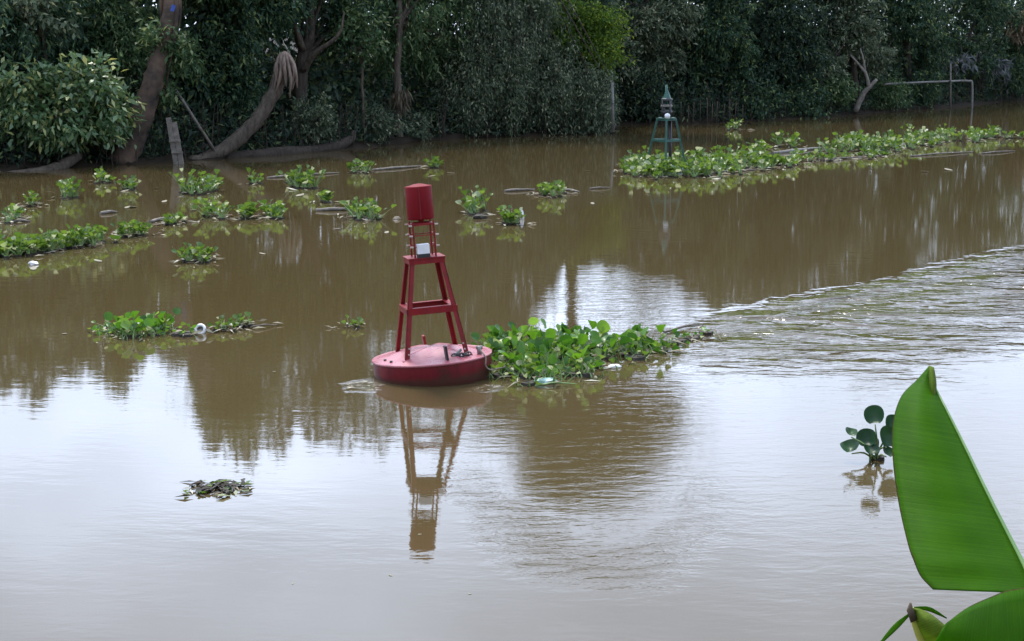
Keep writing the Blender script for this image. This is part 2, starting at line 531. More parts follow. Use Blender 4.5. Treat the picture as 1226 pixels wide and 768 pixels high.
M['hy_stalk'] = mat_solid('hyacinth_stalk', (0.12, 0.22, 0.05), (0.24, 0.33, 0.13), 0.4, 12)
M['hy_dead'] = mat_leaf('hyacinth_dead', (0.10, 0.08, 0.05), (0.32, 0.29, 0.20), (0.50, 0.48, 0.40), trans=0.15)
M['root'] = mat_solid('root_mass', (0.012, 0.010, 0.006), (0.04, 0.03, 0.018), 0.8, 9, bump=0.02)
M['red'] = mat_red('red_paint', (0.22, 0.013, 0.016), (0.145, 0.010, 0.013), (0.07, 0.022, 0.014))
M['red_sky_sheen'] = mat_red('red_paint_sky_sheen', (0.36, 0.105, 0.125), (0.26, 0.055, 0.068), (0.14, 0.03, 0.025), rough=0.24, wear=0.63, spec=0.6)  # buoy red paled to pink: the deck's sky sheen put into the base colour
M['red_can'] = mat_red('red_topmark_paint', (0.17, 0.006, 0.010), (0.135, 0.005, 0.009), (0.12, 0.01, 0.012), rough=0.5, wear=0.75, spec=0.12)
M['red_hull'] = mat_red('red_hull_paint', (0.165, 0.013, 0.020), (0.10, 0.010, 0.015), (0.07, 0.018, 0.014), rough=0.34, wear=0.55, mud=True)
M['steel'] = mat_solid('dull_steel', (0.12, 0.11, 0.10), (0.30, 0.29, 0.27), 0.45, 14, metal=0.4)
M['bolt'] = mat_solid('pale_bolt', (0.40, 0.33, 0.30), (0.6, 0.52, 0.48), 0.5, 14)
M['white'] = mat_solid('white_casing', (0.62, 0.62, 0.66), (0.8, 0.8, 0.82), 0.4, 9)
M['black'] = mat_solid('black_casing', (0.012, 0.012, 0.014), (0.03, 0.03, 0.032), 0.5, 9)
M['rope'] = mat_solid('grey_rope', (0.14, 0.11, 0.09), (0.28, 0.23, 0.2), 0.9, 40)
M['green_metal'] = mat_solid('green_paint', (0.012, 0.065, 0.05), (0.025, 0.105, 0.08), 0.45, 9)
M['foam'] = mat_solid('white_foam', (0.6, 0.6, 0.62), (0.78, 0.78, 0.78), 0.6, 8)
M['teal'] = mat_solid('teal_plastic', (0.10, 0.32, 0.26), (0.62, 0.74, 0.70), 0.3, 9)
M['blue'] = mat_solid('blue_cloth', (0.03, 0.07, 0.30), (0.05, 0.11, 0.42), 0.8, 9)

# ---------------------------------------------------------------- setting: water, far bank, near bank
wm = MB().add([(-3000, 3.0, 0), (3000, 3.0, 0), (3000, 3000, 0), (-3000, 3000, 0)], [(0, 1, 2, 3)])
tag(wm.build('river', M['water']), kind='structure')

BANK_PX = [(0, 206), (100, 200), (180, 196), (300, 188), (430, 178), (520, 168), (640, 163), (730, 161), (742, 150), (850, 148),
           (1000, 140), (1120, 130), (1226, 120)]
bank = [Vector((-240, 22, 0)), Vector((-70, 36, 0)), Vector((-32, 44, 0))] + [W(*p) for p in BANK_PX] + \
       [Vector((40, 118, 0)), Vector((80, 165, 0)), Vector((400, 230, 0))]
bx = [p.x for p in bank]; by = [p.y for p in bank]
pxs = [p[0] for p in BANK_PX]; pys = [W(*p).y for p in BANK_PX]


def bankY(px):
    if px < 0: return pys[0] + px * 0.012
    if px > 1226: return pys[-1] + (px - 1226) * 0.11
    return float(np.interp(px, pxs, pys))


def build_far_bank():
    pts = []
    for i in range(len(bank) - 1):
        n = 1 if i in (0, len(bank) - 2) else (6 if 1 < i < len(bank) - 3 else 4)
        for k in range(n):
            pts.append(bank[i].lerp(bank[i + 1], k / n))
    pts.append(bank[-1])
    rows = [(-0.8, -0.5), (0.0, -0.02), (0.35, 0.10), (1.0, 0.20), (2.4, 0.32), (6, 0.6), (20, 1.0), (90, 1.2), (600, 1.5), (4000, 1.5)]
    vs = []
    for off, z in rows:
        for p in pts:
            w = 0.25 if off < 10 else 0
            vs.append((p.x * (1 + max(0, off) / 300) + random.uniform(-w, w), p.y + off + random.uniform(-w, w), z + (random.uniform(-.1, .12) if 0 < off < 10 else 0)))
    n = len(pts)
    fs = [(r * n + i, r * n + i + 1, (r + 1) * n + i + 1, (r + 1) * n + i) for r in range(len(rows) - 1) for i in range(n - 1)]
    m = MB().add(vs, fs, True)
    tag(m.build('river_bank', M['mud']), kind='structure')
    # near bank, under and behind the photographer
    vs = []; xs = [-3000, -200, -40, -12] + list(np.linspace(-6, 6, 13)) + [12, 40, 200, 3000]
    prof = [(5.9, -0.6), (5.1, 0.3), (4.4, 1.7), (3.9, 2.35), (3.2, 2.5), (0, 2.5), (-20, 2.6), (-3000, 2.6)]
    for y, z in prof:
        for x in xs:
            k = 0.06 if abs(x) < 20 and y > -1 else 0
            vs.append((x, y + random.uniform(-k, k), z + random.uniform(-k, k)))
    n = len(xs)
    fs = [(r * n + i + 1, r * n + i, (r + 1) * n + i, (r + 1) * n + i + 1) for r in range(len(prof) - 1) for i in range(n - 1)]
    fs = [f[::-1] for f in fs]
    tag(MB().add(vs, fs, True).build('ground', M['soil']), kind='structure')


build_far_bank()


# ---------------------------------------------------------------- foliage
def leaf_arrays(P, D, Nn, length, width):
    """4-vertex folded blades: base, side, tip, side"""
    n = len(P)
    D = D / np.linalg.norm(D, axis=1, keepdims=True)
    Sd = np.cross(D, Nn)
    Sd /= np.linalg.norm(Sd, axis=1, keepdims=True) + 1e-9
    Nn = np.cross(Sd, D)
    length = length[:, None]; width = width[:, None]
    mid = P + D * length * 0.45 + Nn * width * 0.15
    V = np.stack([P, mid + Sd * width * 0.5, P + D * length - Nn * length * 0.12, mid - Sd * width * 0.5], axis=1)
    return V.reshape(-1, 3)


def crown_verts(blobs, n, ll, lw, droop=0.3, clump=0.32, strand=0.0, twigs=None, g=rng):
    """blobs: (centre, (rx, ry, rz), weight); leaves gather round twig ends spread through each blob"""
    w = np.array([b[2] for b in blobs], float); w /= w.sum()
    out = []
    for (c, r, _), f in zip(blobs, w):
        k = max(1, int(n * f))
        nt = twigs or max(6, k // 28)
        d = g.normal(size=(nt, 3)); d /= np.linalg.norm(d, axis=1, keepdims=True)
        rad = g.uniform(0, 1, (nt, 1)) ** 0.42
        rad = rad * (1 + 0.22 * g.normal(size=(nt, 1)) * (rad > 0.8))
        T = np.array(c) + d * rad * np.array(r)
        size = g.gamma(2.0, 0.5, nt)
        idx = g.choice(nt, k, p=size / size.sum())
        sg = np.array([clump, clump, clump * 0.75])
        off = g.normal(size=(k, 3)) * sg
        if strand: off[:, 2] = -np.abs(g.normal(size=k)) * strand; off[:, :2] *= 0.45
        P = T[idx] + off
        D = d[idx] * 0.5 + g.normal(size=(k, 3)) * 0.6 + np.array([0, 0, -droop])
        Nn = g.normal(size=(k, 3)) * 0.55 + np.array([0, -0.1, 0.8])
        out.append(leaf_arrays(P, D, Nn, ll * g.uniform(0.6, 1.35, k), lw * g.uniform(0.6, 1.3, k)))
    return np.concatenate(out)


def leaves_obj(name, V, mat, parent=None, base=(0, 0, 0)):
    V = V - np.array(base, dtype=float)
    me = np_mesh(name, V, np.arange(len(V)), 4)
    return link_mesh(name, me, mat, parent)


def twig_mb(mb, start, blobs, r0, per=3, g=random):
    for (c, r, _) in blobs:
        c = Vector(c)
        for k in range(per):
            e = c + Vector((g.uniform(-1, 1) * r[0], g.uniform(-1, 1) * r[1], g.uniform(-.4, .9) * r[2])) * 0.75
            m = start.lerp(e, 0.5) + Vector((g.uniform(-.3, .3), g.uniform(-.3, .3), g.uniform(-.1, .4)))
            mb.tube(bend([start, m, e], 4), lerp_list([r0, r0 * 0.5, r0 * 0.15], 9), 5, False)


def tree(name, label, cat, trunk, tr, blobs, n, ll, lw, leaf, bark='bark_dark', droop=0.3, clump=0.32, strand=0.0, group=None, limbs=3, trunk_n=8, crown_name='crown', start=-1):
    """trunk: list of points (world); blobs: (px, z, Y, rx, rz, ry)"""
    base = Vector(trunk[0])
    e = empty(name, base)
    tag(e, label, cat, group)
    B = [(pz(b[0], b[1], b[2]), (b[3], b[5], b[4]), (b[3] * b[4] * b[5]) ** .62) for b in blobs]
    pts = bend(trunk, 5, 0.015)
    mb = MB().tube([p - base for p in pts], lerp_list(tr, len(pts)), trunk_n, True, 0.10)
    if limbs:
        twig_mb(mb, Vector(trunk[start]) - base, [(c - base, r, w) for c, r, w in B], tr[-1] * 0.8, limbs)
    mb.build('trunk', M[bark], e)
    leaves_obj(crown_name, crown_verts(B, n, ll, lw, droop, clump, strand), M[leaf], e, base)
    return e


# heights of the tree line as the river mirrors it: reflected y -> height at a given distance
SKY = [(-300, 470), (0, 490), (60, 470), (100, 455), (120, 500), (140, 455), (170, 440), (205, 455), (218, 560), (320, 565), (338, 525), (395, 560), (450, 548),
       (560, 550), (600, 505), (640, 400), (672, 342), (690, 318), (735, 345), (775, 388), (808, 368), (832, 380), (950, 385), (1035, 395), (1055, 455), (1110, 455),
       (1130, 395), (1226, 390), (1700, 360)]


def topz(px, Y):
    y = np.interp(px, [a for a, _ in SKY], [b for _, b in SKY])
    return (y - 40) * Y / 1900 - CAM_H


def forest():
    n = 330000
    px = np.where(rng.uniform(0, 1, n) < 0.45, rng.uniform(640, 1700, n), rng.uniform(-420, 1300, n))
    off = np.where(rng.uniform(0, 1, n) < 0.3, rng.uniform(2.2, 5, n), rng.uniform(3.8, 15, n))
    bY = np.interp(px, pxs, pys) + np.where(px < 0, px * 0.012, 0) + np.where(px > 1226, (px - 1226) * 0.11, 0)
    Y = bY + off
    top = np.clip(topz(px, Y), 3.5, 14) - 0.3 + 0.5 * np.sin(px * 0.11) * np.sin(px * 0.037 + 1) + np.where((px > 650) & (px < 850), 0.7 * np.sin(px * 0.31) * np.sin(px * 0.13), 0)
    z = np.where(rng.uniform(0, 1, n) < 0.35, rng.uniform(0.3, 3.2, n), rng.uniform(0, 1, n) * (top - 0.6) + 0.6)
    depth = Y * math.cos(PITCH) + (CAM_H - z) * math.sin(PITCH)
    P = np.stack([(px - 613) / 1900 * depth, Y, z], 1)
    # thin the mass into masses of foliage with gaps between
    ph = np.sin(P[:, 0] * 1.9 + np.sin(P[:, 2] * 1.3)) * np.sin(P[:, 2] * 2.1 + P[:, 0] * 0.7) * np.sin(P[:, 1] * 1.1)
    keep = rng.uniform(-0.6, 0.6, n) < ph + 0.52
    P = P[keep]
    k = len(P)
    D = rng.normal(size=(k, 3)) * 0.7 + np.array([0, 0, -0.5])
    Nn = rng.normal(size=(k, 3)) + np.array([0, -0.2, 0.6])
    V = leaf_arrays(P, D, Nn, 0.36 * rng.uniform(0.6, 1.3, k), 0.17 * rng.uniform(0.6, 1.3, k))
    tag(leaves_obj('forest', V, M['leaf_forest']), 'dark mass of woodland filling in behind the trees of the far bank', 'woodland', kind='stuff')


forest()


def undergrowth():
    # hanging roots, vines and weeds under the trees along the waterline
    n = 26000
    px = rng.uniform(-300, 1500, n)
    bY = np.interp(px, pxs, pys) + np.where(px < 0, px * 0.012, 0) + np.where(px > 1226, (px - 1226) * 0.11, 0)
    cl = np.sin(px * 0.21) + np.sin(px * 0.083 + 2) + 0.6 * np.sin(px * 0.53)
    Y = bY + rng.uniform(0.25, 2.6, n)
    z = 0.15 + rng.uniform(0, 1, n) ** 1.4 * (0.9 + 0.35 * cl + 0.3 * (Y - bY))
    depth = Y * math.cos(PITCH) + (CAM_H - z) * math.sin(PITCH)
    P = np.stack([(px - 613) / 1900 * depth, Y, np.maximum(z, 0.1)], 1)
    D = rng.normal(size=(n, 3)) * 0.6 + np.array([0, -0.2, -0.1])
    V = leaf_arrays(P, D, rng.normal(size=(n, 3)) + np.array([0, -.3, .6]), .24 * rng.uniform(.5, 1.5, n), .08 * rng.uniform(.5, 1.3, n))
    o = leaves_obj('undergrowth', V, M['leaf_forest'])
    tag(o, 'dim weeds and low leaves along the muddy foot of the far bank', 'undergrowth', kind='stuff')
    n = 420
    mb = MB()
    for _ in range(n):
        p = random.uniform(-40, 1240)
        y = bankY(p) + random.uniform(-.05, 2.2)
        h = random.uniform(.5, 1.9)
        b = pz(p, -.05 + max(0, y - bankY(p)) * .1, y)
        l = random.uniform(-.3, .3)
        mb.tube([b, b + Vector((l * .4, random.uniform(-.1, .1), h * .5)), b + Vector((l, random.uniform(-.1, .3), h))], [.018, .016, .012], 4, False)
    tag(mb.build('hanging_roots', M['bark_dark']), 'thin dark roots and stems hanging under the trees of the far bank', 'roots', kind='stuff')


undergrowth()


def Yb(px, off): return bankY(px) + off
def G(px, off, z=0.4): return pz(px, z, Yb(px, off))


# --- left
tree('shrub', 'broad leafy green bush overhanging the water at the far left', 'bush',
     [G(95, 0.9, 0.3), pz(90, 1.1, Yb(90, 0.6)), pz(86, 2.0, Yb(90, 0.3))], [0.10, 0.08, 0.06],
     [(100, 2.35, Yb(95, .2), 1.35, 0.95, 0.9), (45, 1.6, Yb(50, .3), 1.3, 0.9, 0.8), (128, 1.7, Yb(128, .2), 0.75, 0.8, 0.7), (80, 1.1, Yb(80, .1), 1.5, .55, .6), (20, 2.5, Yb(20, .8), .8, .7, .7)],
     5200, 0.27, 0.125, 'leaf_bush', droop=0.45, clump=0.22, limbs=6)
tree('sapling', 'slender sapling with pale sparse leaves above the broad bush at far left', 'sapling',
     [G(66, 2.2, 0.6), pz(57, 2.8, Yb(60, 2.0)), pz(52, 4.0, Yb(60, 1.8)), pz(47, 5.2, Yb(60, 1.7))], [0.05, 0.045, 0.035, 0.02],
     [(38, 4.75, Yb(40, 1.6), .75, .45, .5), (58, 5.4, Yb(50, 1.6), .45, .4, .4), (70, 4.4, Yb(50, 1.5), .3, .22, .3), (15, 5.2, Yb(10, 1.7), .7, .4, .5)],
     520, 0.24, 0.12, 'leaf_grey', 'bark_mid', clump=0.16, limbs=3, start=-2)
tree('tree', 'dark drooping tree behind the slender sapling at the far left edge', 'tree',
     [G(-10, 3.2), pz(-5, 3, Yb(0, 3.2)), pz(5, 6, Yb(0, 3.2))], [0.25, 0.2, 0.12],
     [(10, 5.4, Yb(0, 3.4), 2.6, 1.9, 1.8), (-40, 4.5, Yb(-40, 3), 2.0, 2.0, 1.5), (75, 3.6, Yb(75, 3.2), 1.3, 1.7, 1.2), (40, 2.6, Yb(40, 2.6), 1.6, 1.4, 1.0)],
     15000, 0.24, 0.07, 'leaf_dark', droop=0.7, clump=0.28, strand=0.4)
tree('tree', 'thin spire-topped dark tree left of the big leaning trunk', 'tree',
     [G(122, 3.4), pz(120, 4, Yb(120, 3.4)), pz(120, 8, Yb(120, 3.4))], [0.16, 0.12, 0.05],
     [(118, 5.0, Yb(120, 3.3), 1.1, 1.6, 1.0), (120, 7.2, Yb(120, 3.3), .42, 1.2, .42), (150, 4.2, Yb(150, 2.6), .9, 1.3, .8)],
     8000, 0.22, 0.07, 'leaf_mid', droop=0.7, clump=0.25, strand=0.4)
tree('leaning_tree', 'big leaning tree with flaking orange and grey bark at the left', 'tree',
     [at(143, 196, Yb(150, .5)), at(160, 160, Yb(150, .6)), at(180, 108, Yb(150, .8)), at(190, 70, Yb(150, 1)), at(203, 25, Yb(150, 1.2)), at(209, -30, Yb(150, 1.5)), at(228, -95, Yb(150, 2))],
     [0.52, 0.44, 0.34, 0.30, 0.29, 0.24, 0.18],
     [(262, 8.7, Yb(265, 2.4), 1.4, 1.5, 1.2), (300, 6.6, Yb(300, 2.2), 1.2, 1.2, 1.2), (245, 6.4, Yb(245, 2), 1.2, 1.1, 1.2), (215, 3.5, Yb(200, .4), .55, .6, .4), (195, 4.0, Yb(190, .3), .4, .35, .35), (192, 2.2, Yb(190, .5), .3, .3, .3)],
     16000, 0.24, 0.09, 'leaf_mid', 'bark_warm', clump=0.25, limbs=2, trunk_n=10, start=-2)
tree('tree', 'dense dark tree hanging low between the leaning trunk and the broken bent trunk', 'tree',
     [G(282, 3.4), pz(280, 3, Yb(280, 3.4)), pz(275, 6, Yb(280, 3.4))], [0.22, 0.2, 0.12],
     [(270, 4.6, Yb(270, 2.6), 1.9, 1.5, 1.2), (305, 5.5, Yb(300, 3), 1.6, 1.4, 1.2), (240, 3.0, Yb(250, 2.6), 1.1, 1.1, .8), (275, 2.4, Yb(275, 2.4), 1.1, .9, .7), (230, 7.5, Yb(240, 4), 1, 1.5, 1)],
     17000, 0.22, 0.08, 'leaf_dark', droop=0.6, clump=0.26, strand=0.3)


def bent_trunk():
    base = at(232, 192, Yb(240, .2))
    e = empty('bent_trunk', base)
    tag(e, 'bare bent trunk leaning right with a broken top of hanging bark strips', 'trunk')
    k = [at(225, 197, Yb(240, .1)), at(262, 183, Yb(250, .3)), at(300, 152, Yb(260, .6)), at(326, 115, Yb(265, .8)), at(340, 80, Yb(265, .9)), at(342, 62, Yb(265, .9))]
    pts = bend(k, 6, 0.012)
    MB().tube([p - base for p in pts], lerp_list([.20, .24, .25, .24, .25, .13], len(pts)), 11, True, .11).build('trunk', M['bark_mid'], e)
    top = at(341, 64, Yb(265, .85))
    for i in range(9):
        a = -0.5 + i / 8 * (math.pi + 1.0)
        o = Vector((math.cos(a) * 0.30, -abs(math.sin(a)) * 0.25 - 0.1, 0))
        ln = random.uniform(0.9, 1.65)
        p = [top - base + Vector((0, -0.05, 0.05)), top - base + o * 0.7 + Vector((0, 0, -0.15)), top - base + o * 1.15 + Vector((random.uniform(-.1, .1), 0, -ln * 0.55)),
             top - base + o * 1.1 + Vector((random.uniform(-.16, .16), 0, -ln))]
        q = bend(p, 4)
        MB().tube(q, lerp_list([.04, .06, .065, .02], len(q)), 4, True, .2).build('bark_strip', M['strip'], e)


bent_trunk()
tree('tree', 'forked grey-barked tree rising behind the broken bent trunk', 'tree',
     [G(366, 2.2), at(360, 120, Yb(362, 2.2)), at(362, 70, Yb(362, 2.2)), at(372, 35, Yb(362, 2.2)), at(366, -40, Yb(362, 2.4))], [0.26, 0.24, 0.22, 0.16, 0.12],
     [(375, 6.6, Yb(375, 2.4), 2.0, 1.5, 1.4), (420, 5.2, Yb(420, 2.6), 1.4, 1.1, 1.1), (330, 5.2, Yb(330, 2.8), 1.2, .9, 1.0), (400, 4.0, Yb(400, 2.6), 1.2, .9, .9), (455, 6.4, Yb(455, 3), 1.2, 1.4, 1.1), (395, 9.0, Yb(395, 3), 1.6, 1.4, 1.3)],
     20000, 0.20, 0.085, 'leaf_dark', 'bark_dark', droop=0.5, clump=0.27, limbs=2, start=2)


def limb_of_fork():
    # two bare boughs of the forked tree, seen against the dark
    e = bpy.data.objects.get('tree.003')
    b = Vector(e.location)
    for k in ([at(362, 85, Yb(362, 2.0)), at(380, 62, Yb(362, 1.6)), at(405, 42, Yb(362, 1.4)), at(412, 15, Yb(362, 1.5))],
              [at(363, 60, Yb(362, 2.0)), at(352, 28, Yb(362, 1.7)), at(338, 14, Yb(362, 1.6)), at(330, -12, Yb(362, 1.5))]):
        q = bend(k, 5, .01)
        MB().tube([p - b for p in q], lerp_list([.12, .09, .06, .03], len(q)), 6, True, .06).build('bough', M['bark_mid'], e)


limb_of_fork()
tree('sapling', 'thin pale-stemmed sapling with a tuft of bright leaves left of the hanging palm stem', 'sapling',
     [at(436, 158, Yb(434, 1.0)), at(434, 120, Yb(434, 1.0)), at(434, 80, Yb(434, 1.0)), at(432, 40, Yb(434, 1.0))], [.05, .05, .045, .03],
     [(430, 3.5, Yb(430, .9), .55, .45, .4), (438, 4.6, Yb(430, .9), .8, .5, .5), (418, 4.2, Yb(425, .9), .4, .4, .4)],
     900, 0.20, 0.10, 'leaf_mid', 'bark_mid', clump=.2, limbs=3, start=-2)
tree('tree', 'tree with a pale stem wearing a skirt of dead leaves at mid bank', 'tree',
     [at(478, 172, Yb(477, .8)), at(477, 130, Yb(477, .8)), at(475, 85, Yb(477, .8)), at(478, 30, Yb(477, 1)), at(476, -60, Yb(477, 1.2))], [.16, .15, .14, .13, .1],
     [(480, 5.5, Yb(480, 1.6), 1.6, 1.3, 1.1), (505, 4.0, Yb(505, 2.4), 1.4, 1.2, 1.0), (455, 4.0, Yb(455, 2.4), 1.0, .9, .8), (500, 7.6, Yb(500, 2.4), 2.0, 1.5, 1.4), (530, 5.5, Yb(530, 1.8), 1.4, 1.4, 1.1), (540, 3.2, Yb(540, 2.4), 1., 1.1, .8), (520, 9.6, Yb(520, 3), 1.6, 1.3, 1.2)],
     21000, 0.22, 0.07, 'leaf_mid', 'bark_mid', droop=.7, clump=.25, strand=.35, limbs=2, start=-2)


def skirt():
    e = bpy.data.objects.get('tree.004'); b = np.array(e.location)
    B = [(np.array(at(478, 112, Yb(477, .7))), (.28, .25, .45), 1)]
    leaves_obj('dead_leaf_skirt', crown_verts(B, 190, .5, .05, 1.8, .09), M['dry_dark'], e, b)


skirt()
for px, py, w, h, lab, n in [(374, 150, .85, .75, 'small grey-green shrub on the bank right of the bent trunk', 1700), (452, 148, .75, .5, 'low pale shrub beside the thin sapling stem', 1300),
                             (500, 152, .6, .45, 'tiny dim shrub under the skirted tree', 700)]:
    Y = Yb(px, 0.5)
    c = at(px, py, Y)
    tree('shrub', lab, 'bush', [Vector((c.x, Y, .25)), c], [.05, .03], [(px, c.z, Y, w, h, .55)], n, .17, .06, 'leaf_grey', clump=.16, limbs=4)

# --- middle: the big willowy mass that hangs to the water
tree('willow', 'great grey-green drooping tree whose foliage hangs down to the water at mid bank', 'tree',
     [G(600, 2.5), pz(602, 3, Yb(600, 2.4)), pz(606, 6, Yb(600, 2.6)), pz(600, 9.5, Yb(600, 3))], [.34, .3, .24, .12],
     [(560, 2.2, Yb(560, .9), 1.3, 1.9, .9), (600, 2.6, Yb(600, .6), 1.5, 2.3, 1.0), (645, 2.4, Yb(645, .5), 1.6, 2.2, 1.0), (690, 2.0, Yb(690, .4), 1.5, 1.9, .9), (716, 1.5, Yb(716, .2), .75, 1.5, .6),
      (575, 5.2, Yb(575, 1.4), 1.8, 1.9, 1.2), (625, 5.4, Yb(625, 1.2), 1.7, 1.6, 1.2), (575, 8.6, Yb(575, 2.5), 2.0, 2.0, 1.4), (550, 6.8, Yb(550, 2), 1.2, 1.3, 1.2)],
     62000, 0.17, 0.05, 'leaf_grey', droop=1.0, clump=.27, strand=.6, limbs=2)
tree('tree', 'yellow-green leafy tree showing above the great drooping tree', 'tree',
     [G(672, 4.2), pz(672, 3, Yb(672, 4)), pz(680, 5, Yb(672, 4))], [.18, .15, .08],
     [(640, 4.9, Yb(640, 1.6), 1.3, .8, .8), (655, 5.2, Yb(650, 2.0), 1.3, .75, .8), (690, 4.7, Yb(690, 2.0), 1.3, .7, .8), (725, 4.4, Yb(725, 1.4), .9, .9, .7), (720, 3.4, Yb(720, 1.0), .8, .8, .6), (668, 3.9, Yb(668, 1.6), 1.0, .7, .6)],
     13000, .17, .075, 'leaf_yellow', clump=.22, limbs=3, droop=.5)
tree('tall_tree', 'tall bare-trunked tree over the gap whose crown is mirrored right of the buoy', 'tree',
     [G(686, 5.5), pz(686, 6, Yb(686, 5.5)), pz(690, 11, Yb(686, 5.5)), pz(702, 15, Yb(686, 5.5))], [.34, .28, .24, .14],
     [(640, 12.6, Yb(640, 5.5), 2.2, 1.7, 1.8), (705, 13.2, Yb(705, 5.5), 2.4, 2.6, 2.0), (770, 12.9, Yb(770, -3.0), 1.9, 1.9, 1.8), (690, 16.0, Yb(700, 5.5), 2.2, 1.2, 1.8), (735, 15.6, Yb(735, 3.5), 1.9, 1.3, 1.8), (625, 10.9, Yb(630, 5.5), 1.5, 1.2, 1.2)],
     85000, .30, .12, 'leaf_dark', clump=.5, limbs=2)
# --- right of the white post: set back, dark, hanging over the stakes
RT = [('leafy tree leaning over the white post with light clumps at its top', [(770, 4.6, 1.6, 1.4, .9, .9), (745, 3.2, .8, .7, .9, .6), (800, 4.9, 2.0, 1.5, 1.0, 1.0), (790, 3.2, 2.2, 1.1, .8, .8)], 13000, 'leaf_grey'),
      ('dark tree drooping behind the green beacon', [(850, 4.4, 2.4, 1.9, 1.5, 1.2), (835, 2.9, 2.8, 1.2, .9, .8), (880, 3.4, 2.4, 1.3, 1.0, .9), (860, 6.6, 3, 1.8, 1.4, 1.3)], 15000, 'leaf_dark'),
      ('very dark tree right of the green beacon, hanging almost to the water', [(930, 4.8, 2.4, 2.0, 1.6, 1.2), (925, 2.5, 2.0, 1.6, 1.1, .9), (960, 3.4, 1.6, 1.4, 1.4, .9), (935, 7.4, 3, 1.8, 1.4, 1.3)], 16000, 'leaf_forest'),
      ('mid-green tree above the forked dead branch', [(1020, 4.4, 1.2, 1.8, 1.2, 1.0), (1045, 3.0, 1.0, 1.1, .8, .7), (1010, 6.8, 2.4, 1.9, 1.4, 1.3), (990, 2.4, 1.4, 1.0, 1.0, .7)], 14000, 'leaf_grey'),
      ('tall dense tree over the angled pipe', [(1085, 5.4, 1.6, 2.4, 1.7, 1.4), (1080, 8.9, 2.8, 1.9, 2.0, 1.5), (1110, 3.6, 1.4, 1.9, 1.1, .9), (1085, 10.9, 3, 1.3, 1.2, 1.2)], 19000, 'leaf_dark'),
      ('dark tree at the right edge of the far bank', [(1170, 5.6, 1.6, 2.8, 1.9, 1.4), (1225, 4.2, 1.2, 2.2, 2.2, 1.2), (1160, 3.0, 1.4, 2.0, 1.2, 1.0), (1180, 8.2, 3, 2.6, 1.6, 1.5)], 18000, 'leaf_dark'),
      ('rounded tree just beyond the right edge of the view', [(1300, 4.4, 2, 3.2, 3.0, 2), (1310, 8, 3, 2.5, 1.8, 1.5)], 9000, 'leaf_mid')]
for lab, bl, n, lf in RT:
    px = bl[0][0]; oY = bl[0][2] + 1
    tree('tree', lab, 'tree', [G(px + 6, oY + .3), pz(px + 2, 2.2, Yb(px, oY)), pz(px, bl[0][1] + .6, Yb(px, oY))], [.24, .2, .1],
         [(b[0], b[1], Yb(b[0], b[2]), b[3], b[4], b[5]) for b in bl], n, .23, .085, lf, clump=.28, droop=.6, strand=.25, limbs=3)
for px, z, rx, rz, lab, leaf, n, ll in [
        (905, 1.1, 1.3, 1.1, 'low dark shrub at the waterline right of the green beacon', 'leaf_dark', 2600, .2),
        (960, 1.0, 1.4, 1.0, 'dim bush over the water below the very dark tree', 'leaf_dark', 2600, .2),
        (998, 1.5, .9, 1.1, 'green bush beside the forked dead branch', 'leaf_mid', 2200, .2),
        (1062, 1.1, 1.2, 1.0, 'small leafy bush right of the forked dead branch', 'leaf_mid', 2300, .2),
        (1105, 1.4, 1.4, 1.3, 'dark bush under the angled pipe', 'leaf_dark', 2400, .22),
        (1212, 1.6, 1.5, 1.5, 'dark bush at the water near the right edge', 'leaf_dark', 2600, .22),
        (778, 1.5, 1.1, 1.3, 'dark bush between the white post and the green beacon', 'leaf_forest', 2600, .2)]:
    Y = Yb(px, .7)
    tree('shrub', lab, 'bush', [pz(px, .3, Y), pz(px, z, Y)], [.06, .04], [(px, z, Y, rx, rz, .8), (px - 12, z * .7, Y, rx * .7, rz * .6, .7)], n, ll, .08, leaf, clump=.22, droop=.6, limbs=4)
# plant with long whitish leaves, right
tree('shrub', 'plant with long whitish drooping leaves behind the angled pipe', 'plant', [pz(1172, .4, Yb(1172, .9)), pz(1174, 2.0, Yb(1172, .8))], [.06, .03],
     [(1178, 2.5, Yb(1175, .7), 1.0, .6, .5), (1142, 2.6, Yb(1142, .8), .8, .5, .5), (1190, 1.9, Yb(1190, .6), .7, .6, .4)], 300, .55, .13, 'leaf_pale', clump=.3, droop=.7, limbs=4)
tree('dry_bush', 'pale brown withered bush at the right edge of the far bank', 'bush', [pz(1222, .5, Yb(1222, .9)), pz(1220, 4.0, Yb(1222, .9))], [.06, .03],
     [(1222, 4.5, Yb(1222, .2), .75, .7, .5)], 700, .4, .12, 'dry', clump=.25, droop=.6, limbs=5)


# --- wood on the bank: logs, posts, poles, stakes
def single(name, label, cat, mb, mat, origin, group=None, kind=None):
    mb.v = [tuple(Vector(v) - origin) for v in mb.v]
    o = mb.build(name, mat)
    o.location = origin
    return tag(o, label, cat, group, kind)


